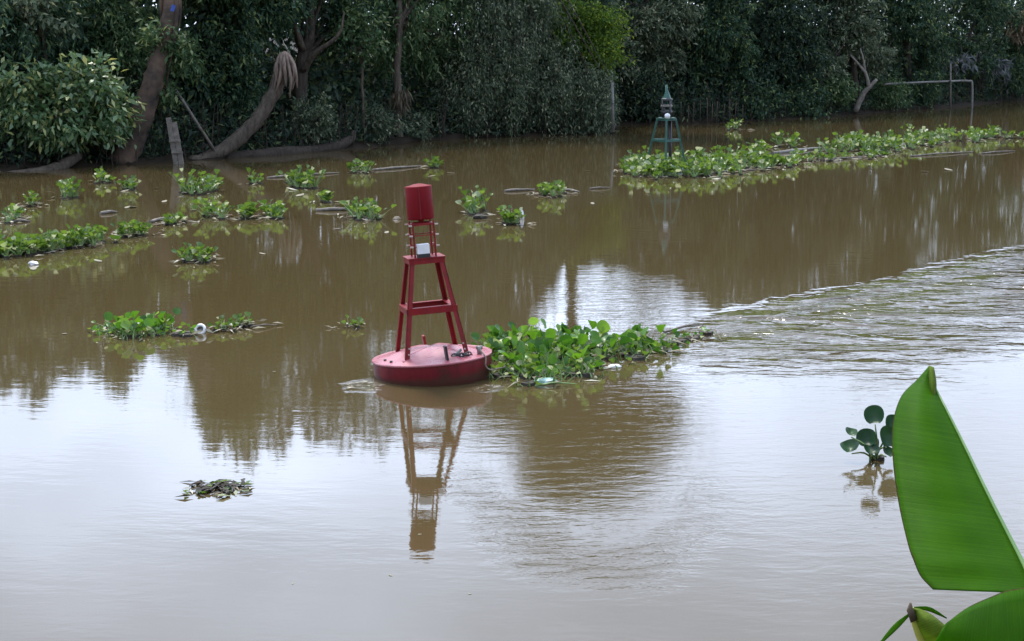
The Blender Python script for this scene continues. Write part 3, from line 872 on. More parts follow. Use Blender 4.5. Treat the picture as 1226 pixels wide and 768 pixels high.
q = bend([at(-30, 214, Yb(0, -.1)), at(30, 211, Yb(20, -.1)), at(66, 203, Yb(60, 0)), at(95, 186, Yb(90, .2))], 5, .01)
single('log', 'dark curved log half in the water at the left edge', 'log', MB().tube(q, lerp_list([.2, .22, .2, .14], len(q)), 9, True, .06), M['bark_mid'], q[0].copy())
q = bend([at(-30, 203, Yb(0, .6)), at(25, 200, Yb(30, .7)), at(60, 192, Yb(60, .8))], 5, .01)
single('log', 'second log lying behind the curved log at the left edge', 'log', MB().tube(q, lerp_list([.2, .18, .12], len(q)), 8, True, .06), M['bark_dark'], q[0].copy())
q = bend([at(262, 190, Yb(270, .05)), at(330, 185, Yb(330, .1)), at(390, 179, Yb(390, .2)), at(418, 168, Yb(415, .4)), at(424, 158, Yb(420, .5))], 5, .01)
single('log', 'long low log lying along the bank right of the bent trunk', 'log', MB().tube(q, lerp_list([.2, .24, .22, .18, .08], len(q)), 9, True, .08), M['bark_dark'], q[0].copy())
q = bend([at(228, 188, Yb(235, .6)), at(240, 178, Yb(240, .7)), at(252, 173, Yb(250, .8))], 4)
single('fallen_branch', 'small fallen branch behind the foot of the bent trunk', 'branch', MB().tube(q, [.06] * len(q), 6), M['bark_dark'], q[0].copy())
q = [at(210, 107, Yb(215, .5)), at(258, 182, Yb(250, .1))]
single('leaning_stick', 'straight pale stick leaning down to the foot of the bent trunk', 'stick', MB().tube(q, [.045, .05], 7), M['stake'], q[1].copy())


def plank_post():
    b = W(215, 197) + Vector((0, .2, 0)); Y = b.y
    b.z = -0.3
    e = empty('plank_post', b)
    tag(e, 'weathered split plank post standing in the water beside the leaning tree', 'post')
    top = at(205, 143, Y); bot = at(216, 199, Y)
    for dx in (-.09, .09):
        MB().bar(bot - b + Vector((dx, 0, -.3)), top - b + Vector((dx, 0, random.uniform(-.1, .1))), .155, .07, (0, 1, 0)).build('plank', M['stake'], e)
    for k in (.30, .55):
        c = bot.lerp(top, k) - b
        MB().box(c + Vector((0, -.09, 0)), (.36, .05, .07)).build('crosspiece', M['stake'], e)


plank_post()
q = [at(734, 158, Yb(730, -.6)), at(733, 99, Yb(730, -.6))]
single('white_post', 'whitish post standing upright at the right end of the great drooping tree', 'post', MB().tube(q, [.065, .06], 8), M['pole'], q[0].copy())


def dead_branch():
    Y = Yb(1030, -.5)
    b = at(1026, 130, Y)
    e = empty('dead_branch', b)
    tag(e, 'bare forked grey branch rising from the water left of the angled pipe', 'branch')
    for nm, k, r in (('main_limb', [(1024, 134), (1034, 112), (1050, 95)], .16), ('fork', [(1040, 104), (1036, 88), (1018, 66)], .10), ('fork', [(1036, 88), (1034, 74), (1030, 58)], .07)):
        q = bend([at(x, y, Y) - b for x, y in k], 4, .01)
        MB().tube(q, lerp_list([r, r * .8, r * .45], len(q)), 7, True, .06).build(nm, M['stake'], e)


dead_branch()


def angled_pipe():
    Y = Yb(1165, -8)
    b = W(1164, 129)
    Y = b.y
    e = empty('angled_pipe', b)
    tag(e, 'grey pipe running level above the water and bending down into it', 'pipe')
    q = [at(1164, 152, Y) * 1, at(1164, 101, Y), at(1160, 97.5, Y), at(1150, 97, Y)]
    q[0] = b + Vector((0, 0, -.3))
    MB().tube([p - b for p in bend(q, 4)], .062, 8).build('elbow', M['pole'], e)
    q = [at(1150, 97, Y), at(1110, 98.5, Yb(1110, -.9)), at(1060, 101, Yb(1060, -.5))]
    MB().tube([p - b for p in q], .055, 8).build('rail', M['pole'], e)
    MB().tube([at(1138, 131, Y - 1) - b, at(1138, 76, Y - 1) - b], .05, 6).build('stay', M['stake'], e)


angled_pipe()
g_st = 'thin pale stakes along the dark right bank'
spots = [(806, 119), (815, 117), (824, 122), (829, 118), (838, 115), (846, 112), (851, 120), (858, 117), (866, 121), (873, 114), (880, 119), (889, 122), (899, 124), (912, 122), (1205, 104), (1222, 108),
         (1198, 98), (1145, 110)]
stake = None
ORD = ['first', 'second', 'third', 'fourth', 'fifth', 'sixth', 'seventh', 'eighth', 'ninth', 'tenth', 'eleventh', 'twelfth', 'thirteenth', 'fourteenth']
for si, (px, top) in enumerate(spots):
    Y = Yb(px, .1 + random.uniform(-.2, .3)); b = pz(px, -.2, Y)
    if stake is None:
        stake = MB().tube([(0, 0, 0), (.02, 0, .8), (.0, 0, 1.5)], [.026, .024, .018], 6).build('stake', M['bark_mid'])
        o = stake
    else:
        o = stake.copy(); COL.objects.link(o)
    o.location = b
    t = at(px, top, Y).z * .85 + .2
    o.scale = (1, 1, t / 1.5)
    o.rotation_euler = (0, R(random.uniform(-4, 4)), random.uniform(0, 6))
    lab = 'thin pale stake at the far waterline, %s one to the right of the green beacon' % ORD[si] if si < 14 else \
        ['thin stake at the far waterline, second one right of the angled pipe', 'thin stake at the far waterline closest to the right edge',
         'thin stake at the far waterline just right of the angled pipe', 'thin stake at the far waterline just left of the upright of the angled pipe'][si - 14]
    tag(o, lab, 'stake', g_st)
for px, y0, y1 in [(510, 168, 142), (538, 160, 120), (521, 166, 150), (556, 158, 142)]:
    pass
o = MB().box((0, 0, 0), (.12, .04, .2)).build('cloth_scrap', M['blue'])
o.location = at(207, 10, Yb(150, .75)); o.rotation_euler = (0, .3, .3)
tag(o, 'small blue scrap caught on the upper leaning trunk', 'cloth')


# ---------------------------------------------------------------- water hyacinth
def hy_template(kind):
    """blade (cupped spade, ribs of 9) and a swollen stalk; unit leaf: blade about 1 across, stalk drawn separately"""
    g = np.random.default_rng(kind)
    n = 9
    vs = [(0, 0, 0)]
    w = (0.50, 0.40, 0.46, 0.30, 0.52)[kind % 5]; cup = (.25, .5, .12, .6, .35)[kind % 5]
    for ring, k in ((.55, 1), (1, 2)):
        for i in range(n):
            a = 2 * math.pi * i / n
            x = math.cos(a) * w * ring
            y = 0.5 + math.sin(a) * 0.5 * ring
            if i in (6, 7): y += 0.09 * ring        # notch at the stalk
            vs.append((x, y, cup * (ring * math.cos(a)) ** 2 + 0.05 * g.normal() * ring - 0.10 * (y - .3) ** 2))
    vs[0] = (0, .5, -.02)
    fs = [(0, 1 + i, 1 + (i + 1) % n) for i in range(n)]
    fs += [(1 + i, 1 + n + i, 1 + n + (i + 1) % n, 1 + (i + 1) % n) for i in range(n)]
    return vs, fs


HYT = [hy_template(k) for k in range(5)]


def hy_leaf_geom(size, stalk, lean, k, g, tilt=None):
    """vertices, faces, material index of one leaf standing at the origin, leaning towards +Y"""
    vs, fs = HYT[k % 5]
    t = R(28) + lean * 0.35 if tilt is None else tilt
    top = Vector((g.uniform(-.1, .1) * stalk, math.sin(lean) * stalk, math.cos(lean) * stalk))
    Rm = Matrix.Rotation(math.pi / 2 - t * 1.3, 3, 'X') @ Matrix.Rotation(g.uniform(-.7, .7), 3, 'Y')
    out = [top + Rm @ (Vector(v) * size) for v in vs]
    F = [tuple(f) for f in fs]
    mi = [0] * len(F)
    base = len(out)
    ring = []
    mid = top * 0.5 + Vector((0, -.04 * stalk, 0))
    for p, r in ((Vector((0, 0, -.03)), .11 * size), (mid * .6, .14 * size), (mid, .09 * size), (top, .04 * size)):
        for a in range(4):
            an = a * math.pi / 2
            out.append(p + Vector((math.cos(an) * r, math.sin(an) * r, 0)))
    for s in range(3):
        for a in range(4):
            i = base + s * 4 + a; j = base + s * 4 + (a + 1) % 4
            F.append((i, j, j + 4, i + 4)); mi.append(1)
    return out, F, mi


def yaw(vs, a, loc, sc=1.0):
    c, s = math.cos(a), math.sin(a)
    return [Vector(((v.x * c - v.y * s) * sc + loc[0], (v.x * s + v.y * c) * sc + loc[1], v.z * sc + loc[2])) for v in vs]


class Hy:
    def __init__(s): s.v = []; s.f = []; s.m = []

    def leaf(s, loc, a, size, stalk, lean, g, k, tilt=None):
        v, f, m = hy_leaf_geom(size, stalk, lean, k, g, tilt)
        v = yaw(v, a, loc)
        o = len(s.v)
        s.v += v; s.f += [tuple(i + o for i in q) for q in f]; s.m += m

    def build(s, name, parent, mats):
        me = bpy.data.meshes.new(name)
        me.from_pydata(s.v, [], s.f)
        me.polygons.foreach_set('material_index', s.m)
        me.polygons.foreach_set('use_smooth', [True] * len(s.f))
        me.update()
        return link_mesh(name, me, mats, parent)


def dead_stuff(parent, spots, size, n, g, flat=.03):
    """withered leaves and stalks lying between the plants"""
    P = []; D = []
    for _ in range(n):
        c = spots[g.integers(len(spots))]
        P.append((c[0] + g.normal() * size * 1.2, c[1] + g.normal() * size * 1.2, abs(g.normal()) * flat + .01))
        a = g.uniform(0, 6.28)
        D.append((math.cos(a), math.sin(a), g.normal() * .2))
    P = np.array(P); D = np.array(D)
    V = leaf_arrays(P, D, g.normal(size=(n, 3)) * .3 + np.array([0, 0, 1]), size * g.uniform(.7, 2.2, n), size * g.uniform(.15, .5, n))
    V[:, 2] = np.maximum(V[:, 2], .006)
    o = leaves_obj('withered_leaves', V, M['hy_dead'], parent)
    o['kind'] = 'stuff'
    return o


def raft_mesh(parent, spots, r, g):
    """dark roots and stems just above the water under the plants"""
    mb = MB()
    for c in spots:
        k = r * g.uniform(.7, 1.2)
        vs = []; n = 7
        for zz, q in ((-.05, 1.0), (.035, .75)):
            for i in range(n):
                a = 6.283 * i / n
                vs.append((c[0] + math.cos(a) * k * q * g.uniform(.75, 1.15), c[1] + math.sin(a) * k * q * g.uniform(.75, 1.15), zz))
        fs = [(i, (i + 1) % n, (i + 1) % n + n, i + n) for i in range(n)] + [tuple(range(n, 2 * n))]
        mb.add(vs, fs)
    o = mb.build('roots', M['root'], parent)
    o['kind'] = 'stuff'
    return o


def hyacinth(label, path, width, nros, size, height, seed, dead=20, group='water hyacinth clumps adrift on the river', name='water_hyacinth', mats=('hy', 'hy_stalk')):
    """path: waterline pixels the clump is strung along; leaves joined because they are only a few pixels long"""
    g = np.random.default_rng(seed)
    pts = [W(*p) for p in path]
    c = sum(pts, Vector()) / len(pts)
    e = empty(name, (c.x, c.y, 0))
    tag(e, label, 'water plant', group)
    spots = []
    for i in range(nros):
        t = g.uniform(0, len(pts) - 1) if len(pts) > 1 else 0
        a = int(min(t, len(pts) - 2)) if len(pts) > 1 else 0
        p = pts[a].lerp(pts[a + 1], t - a) if len(pts) > 1 else pts[0]
        spots.append((p.x - c.x + g.normal() * width * .48, p.y - c.y + g.normal() * width * .8, 0))
    size *= .84; height *= .88
    h = Hy()
    for s in spots:
        hh = height * g.uniform(.3, 1.3)
        for k in range(g.integers(4, 12)):
            h.leaf(s, g.uniform(0, 6.28), size * g.uniform(.5, 1.25), hh * g.uniform(.5, 1.1), g.uniform(.15, .95), g, int(g.integers(5)))
    h.build('foliage', e, [M[mats[0]], M[mats[1]]])
    raft_mesh(e, spots, size * .7, g)
    if dead: dead_stuff(e, spots, size * 1.2, int(dead * 1.8), g)
    return e


H_ = hyacinth
# right: the long raft round the green beacon
H_('big bright raft of water hyacinth gathered round the foot of the green beacon', [(756, 209), (800, 212), (850, 209), (905, 201), (880, 194), (830, 195), (775, 199), (765, 205), (820, 205), (870, 202)], .55, 150, .19, .42, 1, 190)
H_('straggling strip of hyacinth running right from the beacon raft', [(905, 204), (935, 200), (968, 191)], .4, 30, .18, .30, 2, 60)
H_('tall tuft of hyacinth behind the beacon raft', [(898, 187), (912, 184)], .4, 9, .19, .45, 3, 15)
H_('small tuft of hyacinth behind the strip right of the beacon', [(940, 176), (950, 177)], .3, 6, .19, .45, 4, 12)
H_('dense hyacinth mound in the middle of the right-hand raft', [(985, 184), (1030, 181), (1065, 180), (1050, 174), (1000, 177)], .7, 58, .2, .50, 5, 60)
H_('flat pale fringe of hyacinth in front of the right-hand raft', [(975, 193), (1020, 189), (1060, 186)], .4, 20, .17, .2, 6, 60)
H_('right half of the hyacinth raft, below the angled pipe', [(1075, 177), (1120, 172), (1160, 168), (1190, 164), (1130, 164), (1090, 169)], .7, 60, .19, .42, 7, 80)
H_('tiny tuft of hyacinth at the foot of the very dark tree', [(872, 156), (884, 155)], .3, 4, .2, .45, 8, 4)
H_('stray hyacinth at the right edge of the view', [(1218, 167), (1230, 166)], .3, 6, .2, .3, 9, 10)
# left side
H_('long hyacinth mat at the left edge of the river', [(-14, 304), (20, 306), (60, 300), (95, 295), (125, 290)], .36, 75, .15, .30, 10, 70)
H_('small sprouting hyacinth beside the right end of the left-edge mat', [(148, 284), (170, 281)], .22, 9, .14, .30, 11, 22)
H_('round pale-leaved hyacinth alone below the small sprouting one', [(226, 313), (250, 312)], .24, 13, .14, .26, 12, 24)
H_('tall narrow hyacinth standing near the left log', [(78, 238), (90, 236)], .22, 7, .17, .52, 13, 6)
H_('faint hyacinth tuft close under the leaning tree', [(112, 219), (124, 219)], .2, 5, .17, .35, 14, 4)
H_('little hyacinth tuft left of the plank post', [(148, 227), (160, 227)], .2, 5, .16, .3, 15, 4)
H_('rounded hyacinth clump just right of the plank post', [(224, 232), (238, 232), (252, 228)], .3, 14, .18, .50, 16, 8)
H_('lone small hyacinth below the bent trunk', [(307, 220)], .16, 4, .17, .35, 17, 3)
H_('leafy hyacinth caught on a floating stick below the bent trunk', [(345, 218), (358, 226), (368, 226)], .28, 13, .19, .5, 18, 10)
H_('star-shaped hyacinth with light leaves left of the buoy', [(390, 242)], .16, 6, .17, .30, 19, 4)
H_('sprawling hyacinth trailing a pale stem toward the left of the buoy', [(424, 258), (440, 262), (456, 264)], .24, 13, .17, .40, 20, 22)
H_('hyacinth at the left end of a long floating stick', [(424, 207), (436, 207)], .2, 6, .17, .32, 21, 8)
H_('tiny hyacinth far out behind the red topmark', [(520, 201)], .14, 4, .17, .32, 22, 2)
H_('upright hyacinth beside a dark floating lump right of the buoy', [(562, 256), (572, 252)], .2, 8, .17, .52, 23, 8)
H_('hyacinth with light leaves right of the dark floating lump', [(604, 268), (616, 268)], .2, 7, .15, .34, 24, 12)
H_('hyacinth tangled with driftwood before the great drooping tree', [(646, 234), (662, 235), (680, 234)], .25, 9, .17, .32, 25, 34)
H_('thin upright hyacinth with a trailing stem at left', [(250, 258), (266, 262)], .2, 6, .16, .42, 26, 14)
H_('low hyacinth right of the thin upright one', [(286, 262), (300, 261)], .2, 6, .16, .25, 27, 12)
H_('hyacinth pair with one yellowish leaf below the bent trunk', [(318, 258), (334, 263)], .22, 8, .16, .28, 28, 8)
H_('wispy yellowish plant adrift near the left edge', [(34, 247), (48, 246)], .2, 3, .15, .3, 29, 14)
H_('withered hyacinth tangle above the left-edge mat', [(4, 268), (20, 262)], .25, 5, .15, .3, 30, 30)
H_('sparse drab hyacinth right of the round white float', [(262, 396), (280, 393), (300, 392)], .16, 8, .10, .16, 31, 30)
H_('small hyacinth scrap near the middle of the floating litter', [(207, 270), (216, 268)], .2, 5, .14, .22, 33, 16)
H_('drab hyacinth fragment floating just left of the buoy tower', [(420, 394), (428, 393)], .08, 3, .09, .10, 34, 10)


# clumps near enough to see each leaf: every leaf an object
HYMESH = []
gg = np.random.default_rng(77)
for i in range(9):
    v, f, mi = hy_leaf_geom(.150 * (0.85 + .3 * gg.random()), (.13, .20, .16, .24, .10, .18, .15, .27, .08)[i], (.2, .35, .6, .25, .9, .5, .8, .15, 1.1)[i], i, gg)
    me = bpy.data.meshes.new('hyacinth_leaf')
    me.from_pydata(v, [], f)
    me.polygons.foreach_set('material_index', mi); me.polygons.foreach_set('use_smooth', [True] * len(f)); me.update()
    me.materials.append(M['hy_obj']); me.materials.append(M['hy_stalk'])
    HYMESH.append(me)


def leafy_raft(label, outline, nros, sc, seed, dead, tail=(), group=None, cap=290):
    g = np.random.default_rng(seed)
    poly = [W(*p) for p in outline]
    c = sum(poly, Vector()) / len(poly)
    e = empty('water_hyacinth', (c.x, c.y, 0))
    tag(e, label, 'water plant', group)
    xs = [p.x for p in poly]; ys = [p.y for p in poly]

    def inside(x, y):
        r = False
        for i in range(len(poly)):
            a, b = poly[i], poly[i - 1]
            if (a.y > y) != (b.y > y) and x < (b.x - a.x) * (y - a.y) / (b.y - a.y) + a.x: r = not r
        return r
    spots = []
    while len(spots) < nros:
        x, y = g.uniform(min(xs), max(xs)), g.uniform(min(ys), max(ys))
        if inside(x, y): spots.append((x - c.x, y - c.y, 0, 1.0))
    for px, py, k in tail:
        p = W(px, py); spots.insert(0, (p.x - c.x, p.y - c.y, 0, k))
    cnt = 0
    for s in spots:
        for k in range(int(g.integers(5, 8)) if s[3] > .9 else 3):
            if cnt >= cap: break
            o = bpy.data.objects.new('leaf', HYMESH[int(g.integers(9))])
            COL.objects.link(o); o.parent = e
            o.location = (s[0] + g.normal() * .04, s[1] + g.normal() * .04, 0)
            o.rotation_euler = (g.normal() * .38, g.normal() * .38, g.uniform(0, 6.283))
            q = sc * g.uniform(.55, 1.22) * s[3]
            o.scale = (q, q, q)
            cnt += 1
    # the crowd of small inner leaves and stalks under the large ones
    h = Hy()
    for s in spots:
        for k in range(9 if s[3] > .9 else 2):
            h.leaf((s[0] + g.normal() * .11, s[1] + g.normal() * .11, 0), g.uniform(0, 6.28), .10 * sc * g.uniform(.5, 1.2) * s[3], .17 * sc * g.uniform(.3, 1.2) * s[3], g.uniform(.2, 1.25), g, int(g.integers(5)))
    h.build('inner_foliage', e, [M['hy'], M['hy_stalk']])['kind'] = 'stuff'
    raft_mesh(e, [s[:3] for s in spots], .13 * sc, g)
    dead_stuff(e, [s[:3] for s in spots], .13 * sc, dead, g, .05)
    return e


leafy_raft('large lush hyacinth raft pressed against the right side of the red buoy',
           [(578, 432), (596, 458), (640, 462), (690, 456), (730, 444), (775, 430), (800, 418), (780, 410), (720, 412), (640, 412), (590, 416)], 60, .98, 41, 260,
           tail=[(806, 412, .6), (815, 410, .5), (826, 407, .5), (836, 404, .5), (845, 400, .7)])
leafy_raft('compact bright hyacinth raft strung toward the round white float', [(124, 402), (150, 405), (200, 404), (206, 396), (170, 390), (130, 392)], 13, .80, 42, 60,
           tail=[(212, 402, .6), (222, 403, .6), (228, 400, .6)])


def near_plant():
    b = W(1046, 550)
    e = empty('water_hyacinth', b)
    tag(e, 'dark round-leaved hyacinth standing alone beside the banana leaf', 'water plant')
    Yp = b.y
    L_ = [(1047, 498, .21, .0, -.5), (1018, 519, .13, .0, .3), (1038, 526, .21, .02, -.6), (1061, 524, .23, -.06, .5), (1018, 537, .20, -.05, -.4), (1042, 541, .18, -.12, .2), (1068, 508, .19, .05, .2), (1060, 541, .15, -.1, 1), (1046, 535, .17, .05, -.9)]
    for i, (px, py, s, dy, tl) in enumerate(L_):
        p = at(px, py, Yp + dy) - b
        nn = 18; vs = [(0, .5, -.03)]; fs = []
        for ring in (.35, .7, 1.0):
            for k in range(nn):
                a = 2 * math.pi * k / nn
                notch = .13 * ring * math.exp(-((a - 1.5 * math.pi) / .35) ** 2)
                vs.append((math.cos(a) * .47 * ring, .5 + math.sin(a) * .5 * ring + notch, .34 * (ring * math.cos(a)) ** 2 + .16 * (ring * math.sin(a)) ** 2 + .035 * ring * math.sin(3 * a + i) - .03))
        fs = [(0, 1 + k, 1 + (k + 1) % nn) for k in range(nn)] + [(1 + q * nn + k, 1 + (q + 1) * nn + k, 1 + (q + 1) * nn + (k + 1) % nn, 1 + q * nn + (k + 1) % nn) for q in (0, 1) for k in range(nn)]
        Rm = Matrix.Rotation(R((62, 30, 50, 66, 24, 20, 60, 40, 30)[i]), 3, 'X') @ Matrix.Rotation(tl * .6, 3, 'Y')
        out = [p + Rm @ (Vector((v[0], v[1] - .5, v[2])) * s) for v in vs]
        mb = MB().add(out, fs, True)
        o = mb.build('leaf', [M['hy_dark']], e)
        foot = Vector((random.uniform(-.04, .04), random.uniform(-.04, .04), -.03))
        pt = p + Rm @ Vector((0, -.42 * s, .0))
        q = bend([foot, foot.lerp(pt, .5) + Vector((0, 0, .05)), pt], 3)
        MB().tube(q, lerp_list([.010, .010, .006], len(q)), 6).build('stalk', M['hy_stalk'], e)
    raft_mesh(e, [(0, 0, 0), (.05, -.03, 0)], .05, np.random.default_rng(1))


near_plant()


def dark_scrap():
    b = W(262, 586)
    e = empty('drifting_weed', b)
    tag(e, 'dark ragged weed drifting alone in the pale open water at lower left', 'water plant')
    g = np.random.default_rng(5)
    def flat(name, n, ln, w, mat, sx, sy):
        P = np.stack([g.normal(size=n) * sx, g.normal(size=n) * sy, g.uniform(.008, .03, n)], 1)
        a = g.uniform(0, 6.28, n)
        D = np.stack([np.cos(a), np.sin(a), g.normal(size=n) * .12], 1)
        V = leaf_arrays(P, D, g.normal(size=(n, 3)) * .25 + np.array([0, 0, 1]), ln * g.uniform(.5, 1.4, n), w * g.uniform(.6, 1.3, n))
        V[:, 2] = np.clip(V[:, 2], .004, .06)
        leaves_obj(name, V, M[mat], e)
    flat('dark_leaves', 90, .13, .05, 'root', .14, .11)
    flat('green_leaves', 26, .12, .05, 'hy', .15, .11)
    flat('withered_leaves', 16, .12, .035, 'hy_dead', .16, .12)


dark_scrap()


# ---------------------------------------------------------------- drifting litter
def stick(px0, py0, px1, py1, r, label, mat='stake', group=None):
    a, b = W(px0, py0, .02), W(px1, py1, .02)
    m = a.lerp(b, .5) + Vector((0, random.uniform(-.05, .05), .02))
    q = bend([a, m, b], 4, .004)
    single('floating_stick', label, 'stick', MB().tube(q, lerp_list([r, r, r * .5], len(q)), 6, True, .1), M[mat], a.copy(), group)


stick(320, 213, 406, 207, .035, 'straight stick floating through the leafy hyacinth below the bent trunk')
stick(445, 204, 505, 199, .04, 'long bowed pale stick floating behind the red topmark, left of it')
stick(378, 252, 424, 251, .045, 'pale stick trailing left from the sprawling hyacinth left of the buoy')
stick(604, 229, 640, 227, .04, 'pale stick left of the hyacinth tangled with driftwood')
stick(676, 227, 694, 230, .03, 'short stick right of the hyacinth tangled with driftwood')
stick(706, 226, 730, 225, .025, 'thin stick lying alone left of the beacon raft')
stick(180, 266, 204, 260, .035, 'brown stick above the small hyacinth scrap')
stick(10, 266, 36, 265, .04, 'pale stick in the withered tangle near the left edge')
stick(120, 256, 140, 254, .04, 'short thick stick floating above the small sprouting hyacinth')
stick(300, 392, 332, 389, .012, 'thin straw right of the sparse drab hyacinth')
stick(925, 184, 990, 177, .07, 'pale driftwood bough across the gap in the right-hand raft', 'pole')
stick(840, 209, 905, 203, .035, 'long pale stem along the front of the beacon raft')
stick(1090, 187, 1165, 182, .03, 'pale stem floating in front of the right half of the raft')
stick(1175, 184, 1215, 181, .03, 'stem adrift at the right end of the raft')
stick(980, 192, 1040, 188, .03, 'pale stem edging the fringe of the right-hand raft')
stick(795, 398, 842, 388, .018, 'thin brown stems trailing off the raft beside the buoy', 'stake')
stick(640, 462, 690, 460, .012, 'pale stalk at the front of the lush raft beside the buoy', 'hy_stalk')
for args in [(168, 264), ]:
    pass
FL = 'floating dead leaves'
leafm = None
for px, py, s, lab in [
        (150, 250, 1, 'left one of two pale leaves afloat above the small sprouting hyacinth'), (162, 248, 1.2, 'right one of two pale leaves afloat above the small sprouting hyacinth'),
        (186, 226, .9, 'pale leaf afloat between the little tuft and the clump by the plank post'), (235, 252, 1, 'pale leaf afloat left of the thin upright hyacinth'),
        (122, 314, 1.1, 'pale leaf afloat below the right end of the left-edge mat'), (40, 324, 1.3, 'pale leaf afloat below the white scrap under the left-edge mat'),
        (74, 400, .7, 'pale leaf afloat alone left of the compact bright raft'), (195, 243, 1, 'pale leaf afloat below the clump by the plank post'),
        (462, 280, .9, 'pale leaf afloat below the cream scrap left of the buoy cage'), (398, 275, .9, 'pale leaf afloat below the stick of the sprawling hyacinth'),
        (318, 305, .8, 'pale leaf afloat right of the round pale-leaved hyacinth'), (355, 236, 1.3, 'pale leaf afloat under the leafy hyacinth caught on a stick'),
        (512, 212, .8, 'pale leaf afloat just behind the top of the red topmark'), (545, 208, .8, 'pale leaf afloat right of the red topmark, far out'),
        (700, 205, .8, 'pale leaf afloat left of the beacon raft, nearest the white post'), (710, 245, .8, 'pale leaf afloat right of the driftwood tangle, toward the viewer'),
        (1112, 206, 1, 'left one of two leaves afloat before the right half of the raft'), (1140, 205, 1.1, 'right one of two leaves afloat before the right half of the raft'),
        (940, 213, .8, 'pale leaf afloat in front of the straggling strip beside the beacon raft'), (718, 232, .8, 'pale leaf afloat just below the thin stick left of the beacon raft'),
        (330, 445, .5, 'tiny leaf afloat left of the red buoy hull'), (500, 640, .45, 'tiny leaf afloat left of the mirrored topmark'),
        (470, 690, .5, 'tiny leaf afloat low in the picture, left of the mirrored topmark'), (845, 640, .35, 'tiny leaf afloat in open water left of the banana leaf'),
        (560, 712, .4, 'tiny leaf afloat at the bottom, right of the mirrored topmark'), (350, 700, .4, 'tiny leaf afloat at the bottom, below the dark drifting weed')]:
    p = W(px, py)
    if leafm is None:
        mb = MB()
        pr = [(0, 0), (.05, .045), (.12, .055), (.18, .03), (.22, 0), (.18, -.035), (.11, -.05), (.04, -.04)]
        vs = [(x, y, .012 + .03 * (y * 12) ** 2 * .4 + x * x * .5) for x, y in pr] + [(x, y, .004 + .03 * (y * 12) ** 2 * .4 + x * x * .5) for x, y in pr]
        n = len(pr)
        mb.add(vs, [tuple(range(n)), tuple(range(2 * n - 1, n - 1, -1))] + [(i, i + n, (i + 1) % n + n, (i + 1) % n) for i in range(n)])
        o = leafm = mb.build('floating_leaf', M['hy_dead'])
    else:
        o = leafm.copy(); COL.objects.link(o)
    o.location = (p.x, p.y, .0)
    o.rotation_euler = (0, 0, random.uniform(0, 6.28)); k = s * p.y / 32
    o.scale = (k, k, k)
    tag(o, lab, 'leaf', FL)


def white_float():
    b = W(239, 399)
    e = empty('round_float', b)
    tag(e, 'round white float with a dark middle lying beside the compact hyacinth raft', 'float')
    e.rotation_euler = (R(62), 0, R(-12))
    pts = [(math.cos(a) * .068, math.sin(a) * .068, 0) for a in np.linspace(0, 2 * math.pi, 19)]
    MB().tube([Vector(p) + Vector((0, .05, 0)) for p in pts], .022, 8, False).build('rim', M['foam'], e)
    mb = MB().lathe([(.001, -.02), (.05, -.015), (.055, 0)], 16)
    mb.v = [(v[0], v[1] + .05, v[2]) for v in mb.v]
    mb.build('core', M['steel'], e)


white_float()


def lump(name, label, cat, px, py, d, mat, seed, sub=2):
    bm = bmesh.new()
    bmesh.ops.create_icosphere(bm, subdivisions=sub, radius=1)
    g = random.Random(seed)
    for v in bm.verts:
        k = 1 + g.uniform(-.22, .22)
        v.co = Vector((v.co.x * d[0] * k, v.co.y * d[1] * k, v.co.z * d[2] * k))
    me = bpy.data.meshes.new(name); bm.to_mesh(me); bm.free()
    o = link_mesh(name, me, mat)
    o.location = W(px, py) + Vector((0, 0, d[2] * .35))
    o.rotation_euler = (0, 0, g.uniform(-.5, .5))
    return tag(o, label, cat)


lump('floating_lump', 'dark wet lump floating beside the upright hyacinth right of the buoy', 'debris', 575, 262, (.16, .12, .08), M['root'], 3)
lump('plastic_bag', 'crumpled white and teal plastic bag in front of the lush raft', 'bag', 652, 459, (.15, .08, .05), M['teal'], 4)
lump('foam_block', 'white foam scrap lodged at the right front of the lush raft', 'debris', 735, 440, (.09, .06, .028), M['foam'], 6)
lump('foam_block', 'small cream scrap floating left of the red topmark', 'debris', 475, 263, (.09, .08, .06), M['dry'], 7)
lump('foam_block', 'pale scrap among the leaves of the right-hand raft', 'debris', 1086, 172, (.2, .18, .16), M['foam'], 9)
lump('foam_block', 'white scrap below the left-edge mat', 'debris', 40, 317, (.09, .06, .05), M['foam'], 12)
o = lump('plastic_scrap', 'curved white plastic scrap beside the light-leaved hyacinth right of the buoy', 'debris', 625, 262, (.05, .05, .14), M['white'], 10)


